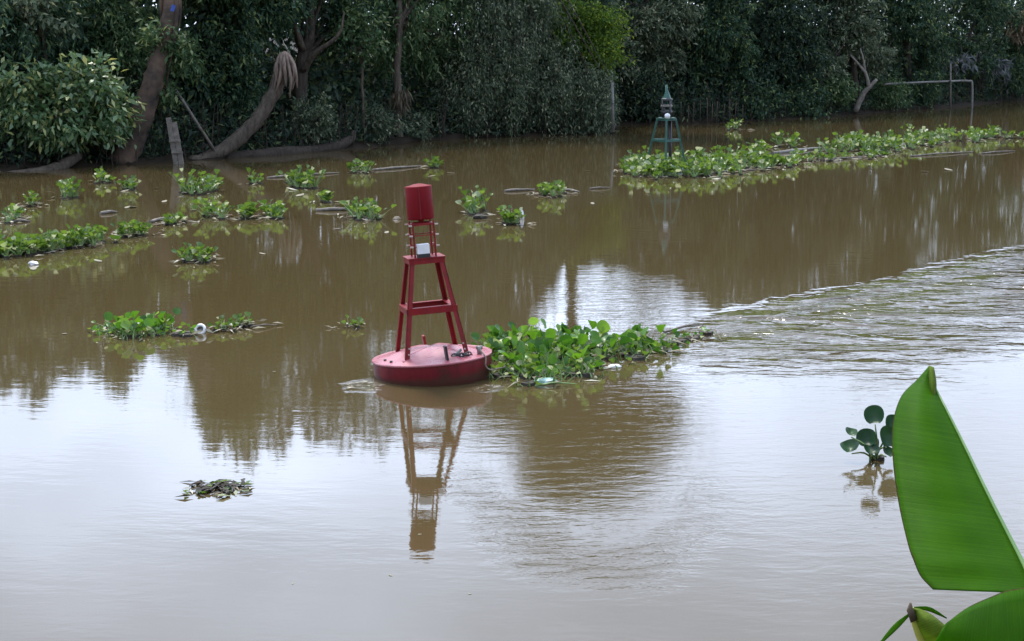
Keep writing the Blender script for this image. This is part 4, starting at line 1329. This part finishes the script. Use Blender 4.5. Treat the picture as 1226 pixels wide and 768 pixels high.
# ---------------------------------------------------------------- the red buoy
def red_buoy():
    b = W(519, 448)
    e = empty('navigation_buoy', b)
    tag(e, 'red steel channel buoy with an open tower and red drum topmark, leaning left', 'buoy')
    e.rotation_mode = 'XYZ'
    Rm = Matrix.Rotation(R(-4.2), 3, 'Y') @ Matrix.Rotation(R(-2.0), 3, 'X') @ Matrix.Rotation(R(13), 3, 'Z')
    e.rotation_euler = Rm.to_euler('XYZ')
    r = .735
    MB().lathe([(.02, -.42), (.50, -.40), (r - .06, -.10), (r - .012, .0), (r - .004, .19), (r - .004, .215)], 56).build('hull', M['red_hull'], e)
    MB().lathe([(r - .006, .21), (r + .008, .215), (r + .008, .236), (r - .012, .242), (r - .03, .236)], 56).build('rim', M['red_sky_sheen'], e)
    # deck: low faceted cone, four slack creases where the plates meet
    n = 56; prof = [(r - .03, .236, 0), (.62, .252, .004), (.45, .292, .012), (.25, .335, .012), (.10, .352, .004), (.001, .354, 0)]
    vs = []
    for rr, z, w in prof:
        for k in range(n):
            a = 2 * math.pi * k / n
            vs.append((rr * math.cos(a), rr * math.sin(a), z + w * math.cos(6 * a + .4)))
    fs = [(i * n + k, i * n + (k + 1) % n, (i + 1) * n + (k + 1) % n, (i + 1) * n + k) for i in range(len(prof) - 1) for k in range(n)]
    MB().add(vs, fs, True).build('deck', M['red_sky_sheen'], e)
    hb, ht, zb, zt = .395, .205, .265, 1.445

    def leg_at(sx, sy, z):
        t = (z - zb) / (zt - zb)
        h = hb + (ht - hb) * t
        return Vector((sx * h, sy * h, z))
    for sx in (-1, 1):
        for sy in (-1, 1):
            A, B = leg_at(sx, sy, zb - .02), leg_at(sx, sy, zt)
            mb = MB()
            # angle iron: two flanges meeting at the outer corner
            w, th = .058, .012
            for ax in (Vector((-sx, 0, 0)), Vector((0, -sy, 0))):
                ot = Vector((0, -sy, 0)) if ax.x else Vector((-sx, 0, 0))
                q = []
                for p in (A, B):
                    for u, v in ((0, 0), (w, 0), (w, th), (0, th)):
                        uu = u if ax.x else u + 0.0
                        q.append(p + ax * uu + ot * (v if ax.x else v))
                mb.add(q, [(0, 1, 2, 3), (7, 6, 5, 4), (0, 4, 5, 1), (1, 5, 6, 2), (2, 6, 7, 3), (3, 7, 4, 0)])
            leg = mb.build('leg', M['red'], e)
            f = leg_at(sx, sy, zb + .0)
            MB().box(f + Vector((-sx * .04, -sy * .04, -.004)), (.15, .15, .014)).build('foot_plate', M['red_sky_sheen'], leg)
            for dz in (.07, .14):
                p = leg_at(sx, sy, zb + dz) + Vector((-sx * .04, sy * .006, 0))
                MB().tube([p + Vector((0, sy * -.0, 0)), p + Vector((0, sy * .014, 0))], .011, 6).build('bolt', M['bolt'], leg)
    zm = zb + .585 * (zt - zb)
    zm = .875
    for (s0, s1) in (((-1, -1), (1, -1)), ((1, -1), (1, 1)), ((1, 1), (-1, 1)), ((-1, 1), (-1, -1))):
        A, B = leg_at(*s0, zm), leg_at(*s1, zm)
        d = (B - A).normalized()
        ot = Vector((0, 0, 1)).cross(d)
        mb = MB().bar(A - d * .005 + Vector((0, 0, -.045)) - ot * .010, B + d * .005 + Vector((0, 0, -.045)) - ot * .010, .012, .075)
        mb.box((A + B) / 2 + ot * .030 + Vector((0, 0, -.006)), ((B - A).length if abs(d.x) > .5 else .075, (B - A).length if abs(d.y) > .5 else .075, .010))
        mb.build('brace', M['red'], e)
    # platform: a plate with a deep flange below
    mb = MB().box((0, 0, zt + .016), (.46, .46, .014))
    for sx, sy, dx, dy in ((0, -1, .44, .012), (0, 1, .44, .012), (-1, 0, .012, .42), (1, 0, .012, .42)):
        mb.box((sx * .213, sy * .213, zt - .022), (dx, dy, .062))
    mb.build('platform', M['red'], e)
    # cage
    zc0, zc1 = zt + .023, zt + .475
    hc = .128
    for sx in (-1, 1):
        for sy in (-1, 1):
            MB().bar((sx * hc, sy * hc, zc0), (sx * hc, sy * hc, zc1 - .02), .020, .020, (0, 1, 0)).build('cage_post', M['red'], e)
    for k, z in enumerate((zc0 + .13, zc0 + .265, zc0 + .39)):
        mb = MB(); q = hc + .022
        for A, B in (((-q, -q, z), (q, -q, z)), ((q, -q, z), (q, q, z)), ((q, q, z), (-q, q, z)), ((-q, q, z), (-q, -q, z))):
            mb.bar(A, B, .009, .012)
        ring = mb.build('cage_ring', M['red'], e)
        for sx in (-1, 1):
            for sy in (-1, 1):
                MB().bar((sx * (q - .01), sy * q, z), (sx * (q + .030), sy * q, z), .017, .016).build('bolt', M['bolt'], ring)
    # collar that carries the topmark
    mb = MB(); m = MB().lathe([(.10, zc1 - .07), (.14, zc1 - .06), (.14, zc1 - .045), (.10, zc1 - .035)], 20)
    m.build('collar', M['red'], e)
    MB().tube([(0, 0, zc1 - .05), (0, 0, zc1 + .06)], .035, 10).build('mast', M['red'], e)
    # topmark: rolled sheet drum with a standing seam in front
    zt0, zt1 = zc1 + .0, zc1 + .405
    tm = MB().lathe([(.02, zt0 + .01), (.155, zt0 + .01), (.160, zt0), (.164, zt0 + .012), (.162, zt1 - .012), (.158, zt1), (.152, zt1 - .006), (.06, zt1 + .022), (.001, zt1 + .028)], 28).build('topmark', M['red_can'], e)
    for a in (R(-98), R(20), R(140)):
        MB().bar((.163 * math.cos(a), .163 * math.sin(a), zt0 + .006), (.163 * math.cos(a), .163 * math.sin(a), zt1 - .008), .014, .010, (math.cos(a), math.sin(a), 0)).build('seam', M['red'], tm)
    # white lamp box on a dark base, front of the platform
    lb = MB().box((-.03, -.165, zc0 + .105), (.145, .115, .115)).build('lamp_box', M['white'], e)
    MB().box((-.03, -.165, zc0 + .025), (.150, .120, .046)).build('lamp_base', M['black'], lb)
    # deck fittings
    for (x, y, h, t) in ((.02, .60, .15, -.3), (.09, -.56, .17, -.2)):
        MB().bar((x, y, .25), (x - .015, y, .25 + h), .028, .11, (0, 1, 0)).build('lifting_lug', M['red'] if y > 0 else M['black'], e)
    mb = MB()
    for k in range(5):
        c = Vector((.19 + .045 * k, -.50 + .03 * math.sin(k * 2), .285))
        ringp = [c + Vector((math.cos(a) * .035, math.sin(a) * .022 * (1 if k % 2 else .4), math.sin(a) * .02 * (0.3 if k % 2 else 1))) for a in np.linspace(0, 2 * math.pi, 9)]
        mb.tube(ringp, .010, 5, False)
    mb.build('chain', M['black'], e)
    MB().bar((.17, -.52, .262), (.29, -.44, .34), .02, .03).build('shackle', M['steel'], e)
    for x, y in ((-.55, -.28), (-.60, -.12)):
        MB().tube([(x, y, .245), (x, y, .268)], .018, 8).build('stud', M['black'], e)
    MB().tube([(.53, -.35, .24), (.53, -.35, .335)], .03, 8).tube([(.49, -.35, .325), (.57, -.35, .325)], .022, 8).build('bollard', M['steel'], e)
    q = bend([(.53, -.36, .31), (.55, -.44, .27), (.575, -.49, .215), (.56, -.53, .12), (.62, -.50, .06), (.74, -.40, .05), (.86, -.30, .04)], 5)
    MB().tube(q, .009, 6).build('rope', M['rope'], e)
    return e


red_buoy()


# ---------------------------------------------------------------- the green beacon
def green_beacon():
    b = W(797, 204)
    Y = b.y
    e = empty('navigation_beacon', b)
    tag(e, 'slim green lattice beacon standing in the hyacinth raft near the far bank', 'beacon')
    m = .0244 * Y / 46.5           # metres per picture pixel there
    up = lambda y: at(797, y, Y).z
    zp = up(143); zr = up(168); ht = 11 * m; hb = 25 * m
    Rz = Matrix.Rotation(R(40), 3, 'Z')

    def leg_at(k, z):
        t = z / zp
        h = hb + (ht - hb) * t
        a = R(-96 + 90 * k)
        return Vector((math.cos(a) * h, math.sin(a) * h, z))
    for k in range(4):
        MB().bar(leg_at(k, -.25), leg_at(k, zp), .06, .06, (0, 1, 0)).build('leg', M['green_metal'], e)
    for k in range(4):
        MB().bar(leg_at(k, zr), leg_at((k + 1) % 4, zr), .06, .07).build('brace', M['green_metal'], e)
        MB().bar(leg_at(k, zp), leg_at((k + 1) % 4, zp), .06, .07).build('top_rail', M['green_metal'], e)
    MB().lathe([(hb * .0 + .001, .10), (.75, .10), (.80, .0), (.80, -.2)], 24).build('hull', M['green_metal'], e)
    MB().lathe([(.001, zp + .05), (ht * .95, zp + .05), (ht * .95, zp + .01), (.001, zp + .01)], 16).build('platform', M['green_metal'], e)
    for y in (120.5, 128, 135):
        z = up(y)
        MB().lathe([(ht * .62, z), (ht * .64, z + .05), (ht * .5, z + .07), (.001, z + .07)], 18).build('lantern_ring', M['black'] if y != 128 else M['stake'], e)
    for k in range(4):
        a = R(30 + 90 * k)
        MB().tube([(math.cos(a) * ht * .55, math.sin(a) * ht * .55, zp), (math.cos(a) * ht * .55, math.sin(a) * ht * .55, up(120))], .03, 6).build('cage_post', M['black'], e)
    MB().tube([(-.02, 0, up(126)), (-.02, 0, up(102))], [.05, .035], 8).build('mast', M['green_metal'], e)
    q = [(0, 0, up(119)), (.0, 0, up(107))]
    MB().lathe([(.14, up(119)), (.03, up(108))], 8, False).build('cone', M['green_metal'], e)
    bm = MB().lathe([(.001, zp + .02), (.07, zp + .04), (.09, zp + .11), (.07, zp + .17), (.001, zp + .20)], 12)
    bm.v = [(v[0], v[1] - ht * .85, v[2]) for v in bm.v]
    bm.build('lamp', M['white'], e)
    MB().tube([(.14, .05, -.2), (.12, .05, zp)], .05, 6).build('guide_pipe', M['black'], e)


green_beacon()


# ---------------------------------------------------------------- banana plant on the near bank
def mat_banana(name, c1, c2, veins=85.0, trans=0.6):
    m, t = new_mat(name)
    L = t.links.new
    out = N(t, 'ShaderNodeOutputMaterial')
    b = N(t, 'ShaderNodeBsdfPrincipled', inp={'Roughness': .5, 'Specular IOR Level': .06})
    tr = N(t, 'ShaderNodeBsdfTranslucent')
    mx = N(t, 'ShaderNodeMixShader', inp={0: trans})
    uv = N(t, 'ShaderNodeUVMap', uv_map='UVMap')
    mp = N(t, 'ShaderNodeMapping'); mp.inputs['Scale'].default_value = (0.5, veins, 1)
    L(uv.outputs[0], mp.inputs[0])
    nz = N(t, 'ShaderNodeTexNoise', inp={'Scale': 1.0, 'Detail': 6, 'Roughness': .75})
    L(mp.outputs[0], nz.inputs['Vector'])
    mp2 = N(t, 'ShaderNodeMapping'); mp2.inputs['Scale'].default_value = (3, 5, 1)
    L(uv.outputs[0], mp2.inputs[0])
    n2 = N(t, 'ShaderNodeTexNoise', inp={'Scale': 1.0, 'Detail': 4})
    L(mp2.outputs[0], n2.inputs['Vector'])
    ad = N(t, 'ShaderNodeMath', operation='MULTIPLY_ADD'); ad.inputs[1].default_value = .62
    L(nz.outputs['Fac'], ad.inputs[0])
    s2 = N(t, 'ShaderNodeMath', operation='MULTIPLY'); s2.inputs[1].default_value = .45
    L(n2.outputs['Fac'], s2.inputs[0]); L(s2.outputs[0], ad.inputs[2])
    cr = N(t, 'ShaderNodeValToRGB')
    cr.color_ramp.elements[0].position = .35; cr.color_ramp.elements[1].position = .65
    cr.color_ramp.elements[0].color = (*c1, 1); cr.color_ramp.elements[1].color = (*c2, 1)
    L(ad.outputs[0], cr.inputs[0])
    # side veins: thin paler lines
    wvt = N(t, 'ShaderNodeTexWave', wave_type='BANDS', bands_direction='Y', inp={'Scale': 15.0, 'Distortion': 2.5, 'Detail': 2.0, 'Detail Scale': 2.0})
    L(uv.outputs[0], wvt.inputs['Vector'])
    wr = N(t, 'ShaderNodeMapRange', inp={'From Min': .86, 'From Max': 1.0, 'To Max': .22}); L(wvt.outputs['Fac'], wr.inputs['Value'])
    vm = N(t, 'ShaderNodeMix', data_type='RGBA'); vm.inputs[7].default_value = (c2[0] * 1.9, c2[1] * 1.55, c2[2] * 2, 1)
    L(wr.outputs[0], vm.inputs[0]); L(cr.outputs[0], vm.inputs[6])
    hs = N(t, 'ShaderNodeHueSaturation', inp={'Hue': .49, 'Saturation': 1.05, 'Value': 1.5})
    # dry brown margin along the outer edge
    sp = N(t, 'ShaderNodeSeparateXYZ'); L(uv.outputs[0], sp.inputs[0])
    n3 = N(t, 'ShaderNodeTexNoise', inp={'Scale': 30.0, 'Detail': 3}); L(uv.outputs[0], n3.inputs['Vector'])
    ed = N(t, 'ShaderNodeMath', operation='MULTIPLY_ADD'); ed.inputs[1].default_value = .035; L(n3.outputs['Fac'], ed.inputs[0]); L(sp.outputs[0], ed.inputs[2])
    er = N(t, 'ShaderNodeMapRange', inp={'From Min': 1.0, 'From Max': 1.012}); L(ed.outputs[0], er.inputs['Value'])
    em = N(t, 'ShaderNodeMix', data_type='RGBA'); em.inputs[7].default_value = (.09, .06, .02, 1)
    L(er.outputs[0], em.inputs[0]); L(vm.outputs[2], em.inputs[6])
    cr = em
    L(em.outputs[2], b.inputs['Base Color']); L(em.outputs[2], hs.inputs['Color']); L(hs.outputs[0], tr.inputs['Color'])
    bp = N(t, 'ShaderNodeBump', inp={'Strength': .6, 'Distance': .002})
    L(nz.outputs['Fac'], bp.inputs['Height']); L(bp.outputs[0], b.inputs['Normal'])
    L(b.outputs[0], mx.inputs[1]); L(tr.outputs[0], mx.inputs[2]); L(mx.outputs[0], out.inputs[0])
    return m


M['banana'] = mat_banana('banana_leaf', (0.036, 0.130, 0.0015), (0.064, 0.195, 0.003))
M['banana_y'] = mat_banana('banana_leaf_young', (0.10, 0.17, 0.02), (0.20, 0.28, 0.04), 25)
M['midrib'] = mat_solid('banana_midrib', (0.06, 0.15, 0.02), (0.10, 0.20, 0.035), .4, 12)
M['midrib_y'] = mat_solid('banana_midrib_yellow', (0.36, 0.36, 0.06), (0.48, 0.46, 0.10), .4, 12)
M['dry_tip'] = mat_solid('dry_tip', (0.03, 0.018, 0.01), (0.12, 0.08, 0.04), .8, 30)
M['stem'] = mat_solid('pseudostem', (0.10, 0.15, 0.04), (0.22, 0.23, 0.10), .5, 6, stretch=(3, 3, .6))


def at_d(px, py, d):
    r = ray(px, py).normalized()
    return Vector((0, 0, CAM_H)) + r * d


def blade(name, midf, edgef, parent, mat, base, nt=26, ns=10, bulge=.05, thick=.0012, side=1):
    """sheet between midrib(t) and edge(t), arched, with a real thickness"""
    vs = []; uvs = []
    for i in range(nt + 1):
        t = i / nt
        a, b = midf(t), edgef(t)
        for j in range(ns + 1):
            s = j / ns
            p = a.lerp(b, s)
            v = (Vector((0, 0, CAM_H)) - p).normalized()
            p = p + v * (bulge * math.sin(math.pi * s) * min(1, 4 * (1 - t) + .15)) + v * .004 * math.sin(t * 38 + s * 2) * s * (1 - s) * 2
            vs.append(p - base); uvs.append((s, t))
    w = ns + 1
    fs = [(i * w + j, i * w + j + 1, (i + 1) * w + j + 1, (i + 1) * w + j) for i in range(nt) for j in range(ns)]
    me = bpy.data.meshes.new(name)
    me.from_pydata(vs, [], fs)
    ul = me.uv_layers.new(name='UVMap')
    for lp in me.loops: ul.data[lp.index].uv = uvs[lp.vertex_index]
    me.polygons.foreach_set('use_smooth', [True] * len(fs)); me.update()
    o = link_mesh(name, me, mat, parent)
    md = o.modifiers.new('thick', 'SOLIDIFY'); md.thickness = thick; md.offset = 0
    return o


def curve_px(P):
    """P: list of (t, px, py, dist); piecewise smooth"""
    ts = [p[0] for p in P]

    def f(t):
        # Catmull-Rom on non-uniform keys
        i = max(0, min(len(P) - 2, int(np.searchsorted(ts, t, 'right')) - 1))
        k = (t - ts[i]) / (ts[i + 1] - ts[i])
        A = [np.array(P[max(0, min(len(P) - 1, j))][1:], float) for j in (i - 1, i, i + 1, i + 2)]
        q = .5 * (2 * A[1] + (A[2] - A[0]) * k + (2 * A[0] - 5 * A[1] + 4 * A[2] - A[3]) * k * k + (3 * A[1] - A[0] - 3 * A[2] + A[3]) * k ** 3)
        return at_d(q[0], q[1], q[2])
    return f


def banana():
    base = Vector((1.52, 2.75, 2.50))
    e = empty('banana_plant', base)
    tag(e, 'young banana plant with large bright green leaves in the lower right corner', 'banana plant')
    mb = MB().tube([Vector((0, 0, -.1)), Vector((-.01, .01, .15)), Vector((-.03, .02, .30))], [.075, .065, .045], 12)
    mb.build('pseudostem', M['stem'], e)
    crown = Vector((-.03, .02, .28))
    # big upright leaf
    mid = curve_px([(0, 1242, 711, 2.91), (.25, 1221, 668, 2.95), (.5, 1185, 597, 3.03), (.7, 1155, 535, 3.11), (.85, 1132, 489, 3.17), (.94, 1119, 463, 3.22), (1, 1114, 440, 3.25)])
    edg = curve_px([(0, 1117, 706, 2.80), (.1, 1102, 690, 2.82), (.16, 1094, 672, 2.84), (.25, 1087, 652, 2.87), (.42, 1076, 604, 2.95), (.58, 1069, 552, 3.03), (.74, 1069, 508, 3.11), (.87, 1079, 475, 3.18), (.95, 1098, 455, 3.23), (1, 1112, 439, 3.25)])
    lf = blade('leaf', mid, edg, e, M['banana'], base, 48, 14, .04)
    far = curve_px([(0, 1243, 716, 3.05), (.2, 1222, 690, 3.16), (.5, 1165, 596, 3.24), (.8, 1122, 505, 3.30), (.95, 1107, 462, 3.28), (1, 1112, 441, 3.26)])
    blade('blade_half', mid, far, lf, M['banana'], base, 30, 6, .0)
    ta = curve_px([(0, 1118, 484, 3.19), (.5, 1113, 460, 3.20), (1, 1112, 438, 3.22)])
    tb = curve_px([(0, 1120, 484, 3.20), (.5, 1121, 460, 3.21), (1, 1118, 440, 3.23)])
    blade('tip_curl', ta, tb, lf, M['banana_y'], base, 8, 4, .015)
    q = [mid(t) - base for t in np.linspace(0, 1, 16)]
    q = [crown, crown.lerp(q[0], .55) + Vector((.0, 0, -.02))] + q
    MB().tube(q, lerp_list([.016, .009, .0048, .0042, .0036, .003, .002], len(q)), 8).build('midrib', M['midrib'], lf)
    # second leaf, lower, spreading towards the viewer
    mid = curve_px([(0, 1300, 840, 2.75), (.5, 1200, 815, 2.55), (1, 1118, 772, 2.40)])
    edg = curve_px([(0, 1300, 707, 2.72), (.2, 1255, 703, 2.68), (.4, 1212, 706, 2.62), (.6, 1186, 715, 2.56), (.8, 1158, 728, 2.49), (1, 1132, 747, 2.42)])
    l2 = blade('leaf', mid, edg, e, M['banana'], base, 24, 8, .03)
    edg2 = curve_px([(0, 1310, 960, 2.6), (.5, 1200, 900, 2.45), (1, 1116, 776, 2.40)])
    blade('blade_half', mid, edg2, l2, M['banana'], base, 16, 6, .02)
    q = [crown] + [mid(t) - base for t in np.linspace(0, 1, 9)]
    MB().tube(q, lerp_list([.016, .011, .004], len(q)), 8).build('midrib', M['midrib'], l2)
    # young leaf still half rolled, with a withered tip
    mid = curve_px([(0, 1165, 860, 2.62), (.4, 1122, 796, 2.56), (.75, 1100, 757, 2.52), (1, 1092, 729, 2.50)])
    edg = curve_px([(0, 1238, 850, 2.56), (.4, 1172, 788, 2.52), (.75, 1130, 748, 2.50), (.93, 1108, 732, 2.50), (1, 1094, 728, 2.50)])
    l3 = blade('leaf', mid, edg, e, M['banana_y'], base, 20, 8, .025)
    q = [mid(t) - base for t in np.linspace(0, 1, 12)]
    MB().tube([crown + Vector((0, 0, -.1))] + q, lerp_list([.014, .010, .008, .005], len(q) + 1), 8).build('midrib', M['midrib_y'], l3)
    tip = at_d(1093, 731, 2.495) - base
    MB().tube([tip + Vector((.004, 0, -.014)), tip + Vector((-.004, 0, .0)), tip + Vector((-.004, 0, .012))], [.008, .006, .0015], 7, True, .3).build('withered_tip', M['dry_tip'], l3)
    # two narrow shreds from that tip
    for nm, A, B in (('leaf_shred', [(0, 1092, 732, 2.50), (.5, 1070, 748, 2.48), (1, 1048, 776, 2.45)], [(0, 1090, 736, 2.50), (.5, 1076, 752, 2.48), (1, 1049, 777, 2.45)]),
                     ('leaf_shred', [(0, 1094, 727, 2.5), (.5, 1113, 727, 2.51), (1, 1134, 740, 2.52)], [(0, 1096, 728, 2.5), (.5, 1114, 733, 2.51), (1, 1133, 741, 2.52)])):
        blade(nm, curve_px(A), curve_px(B), l3, M['banana'], base, 12, 3, .0)


banana()
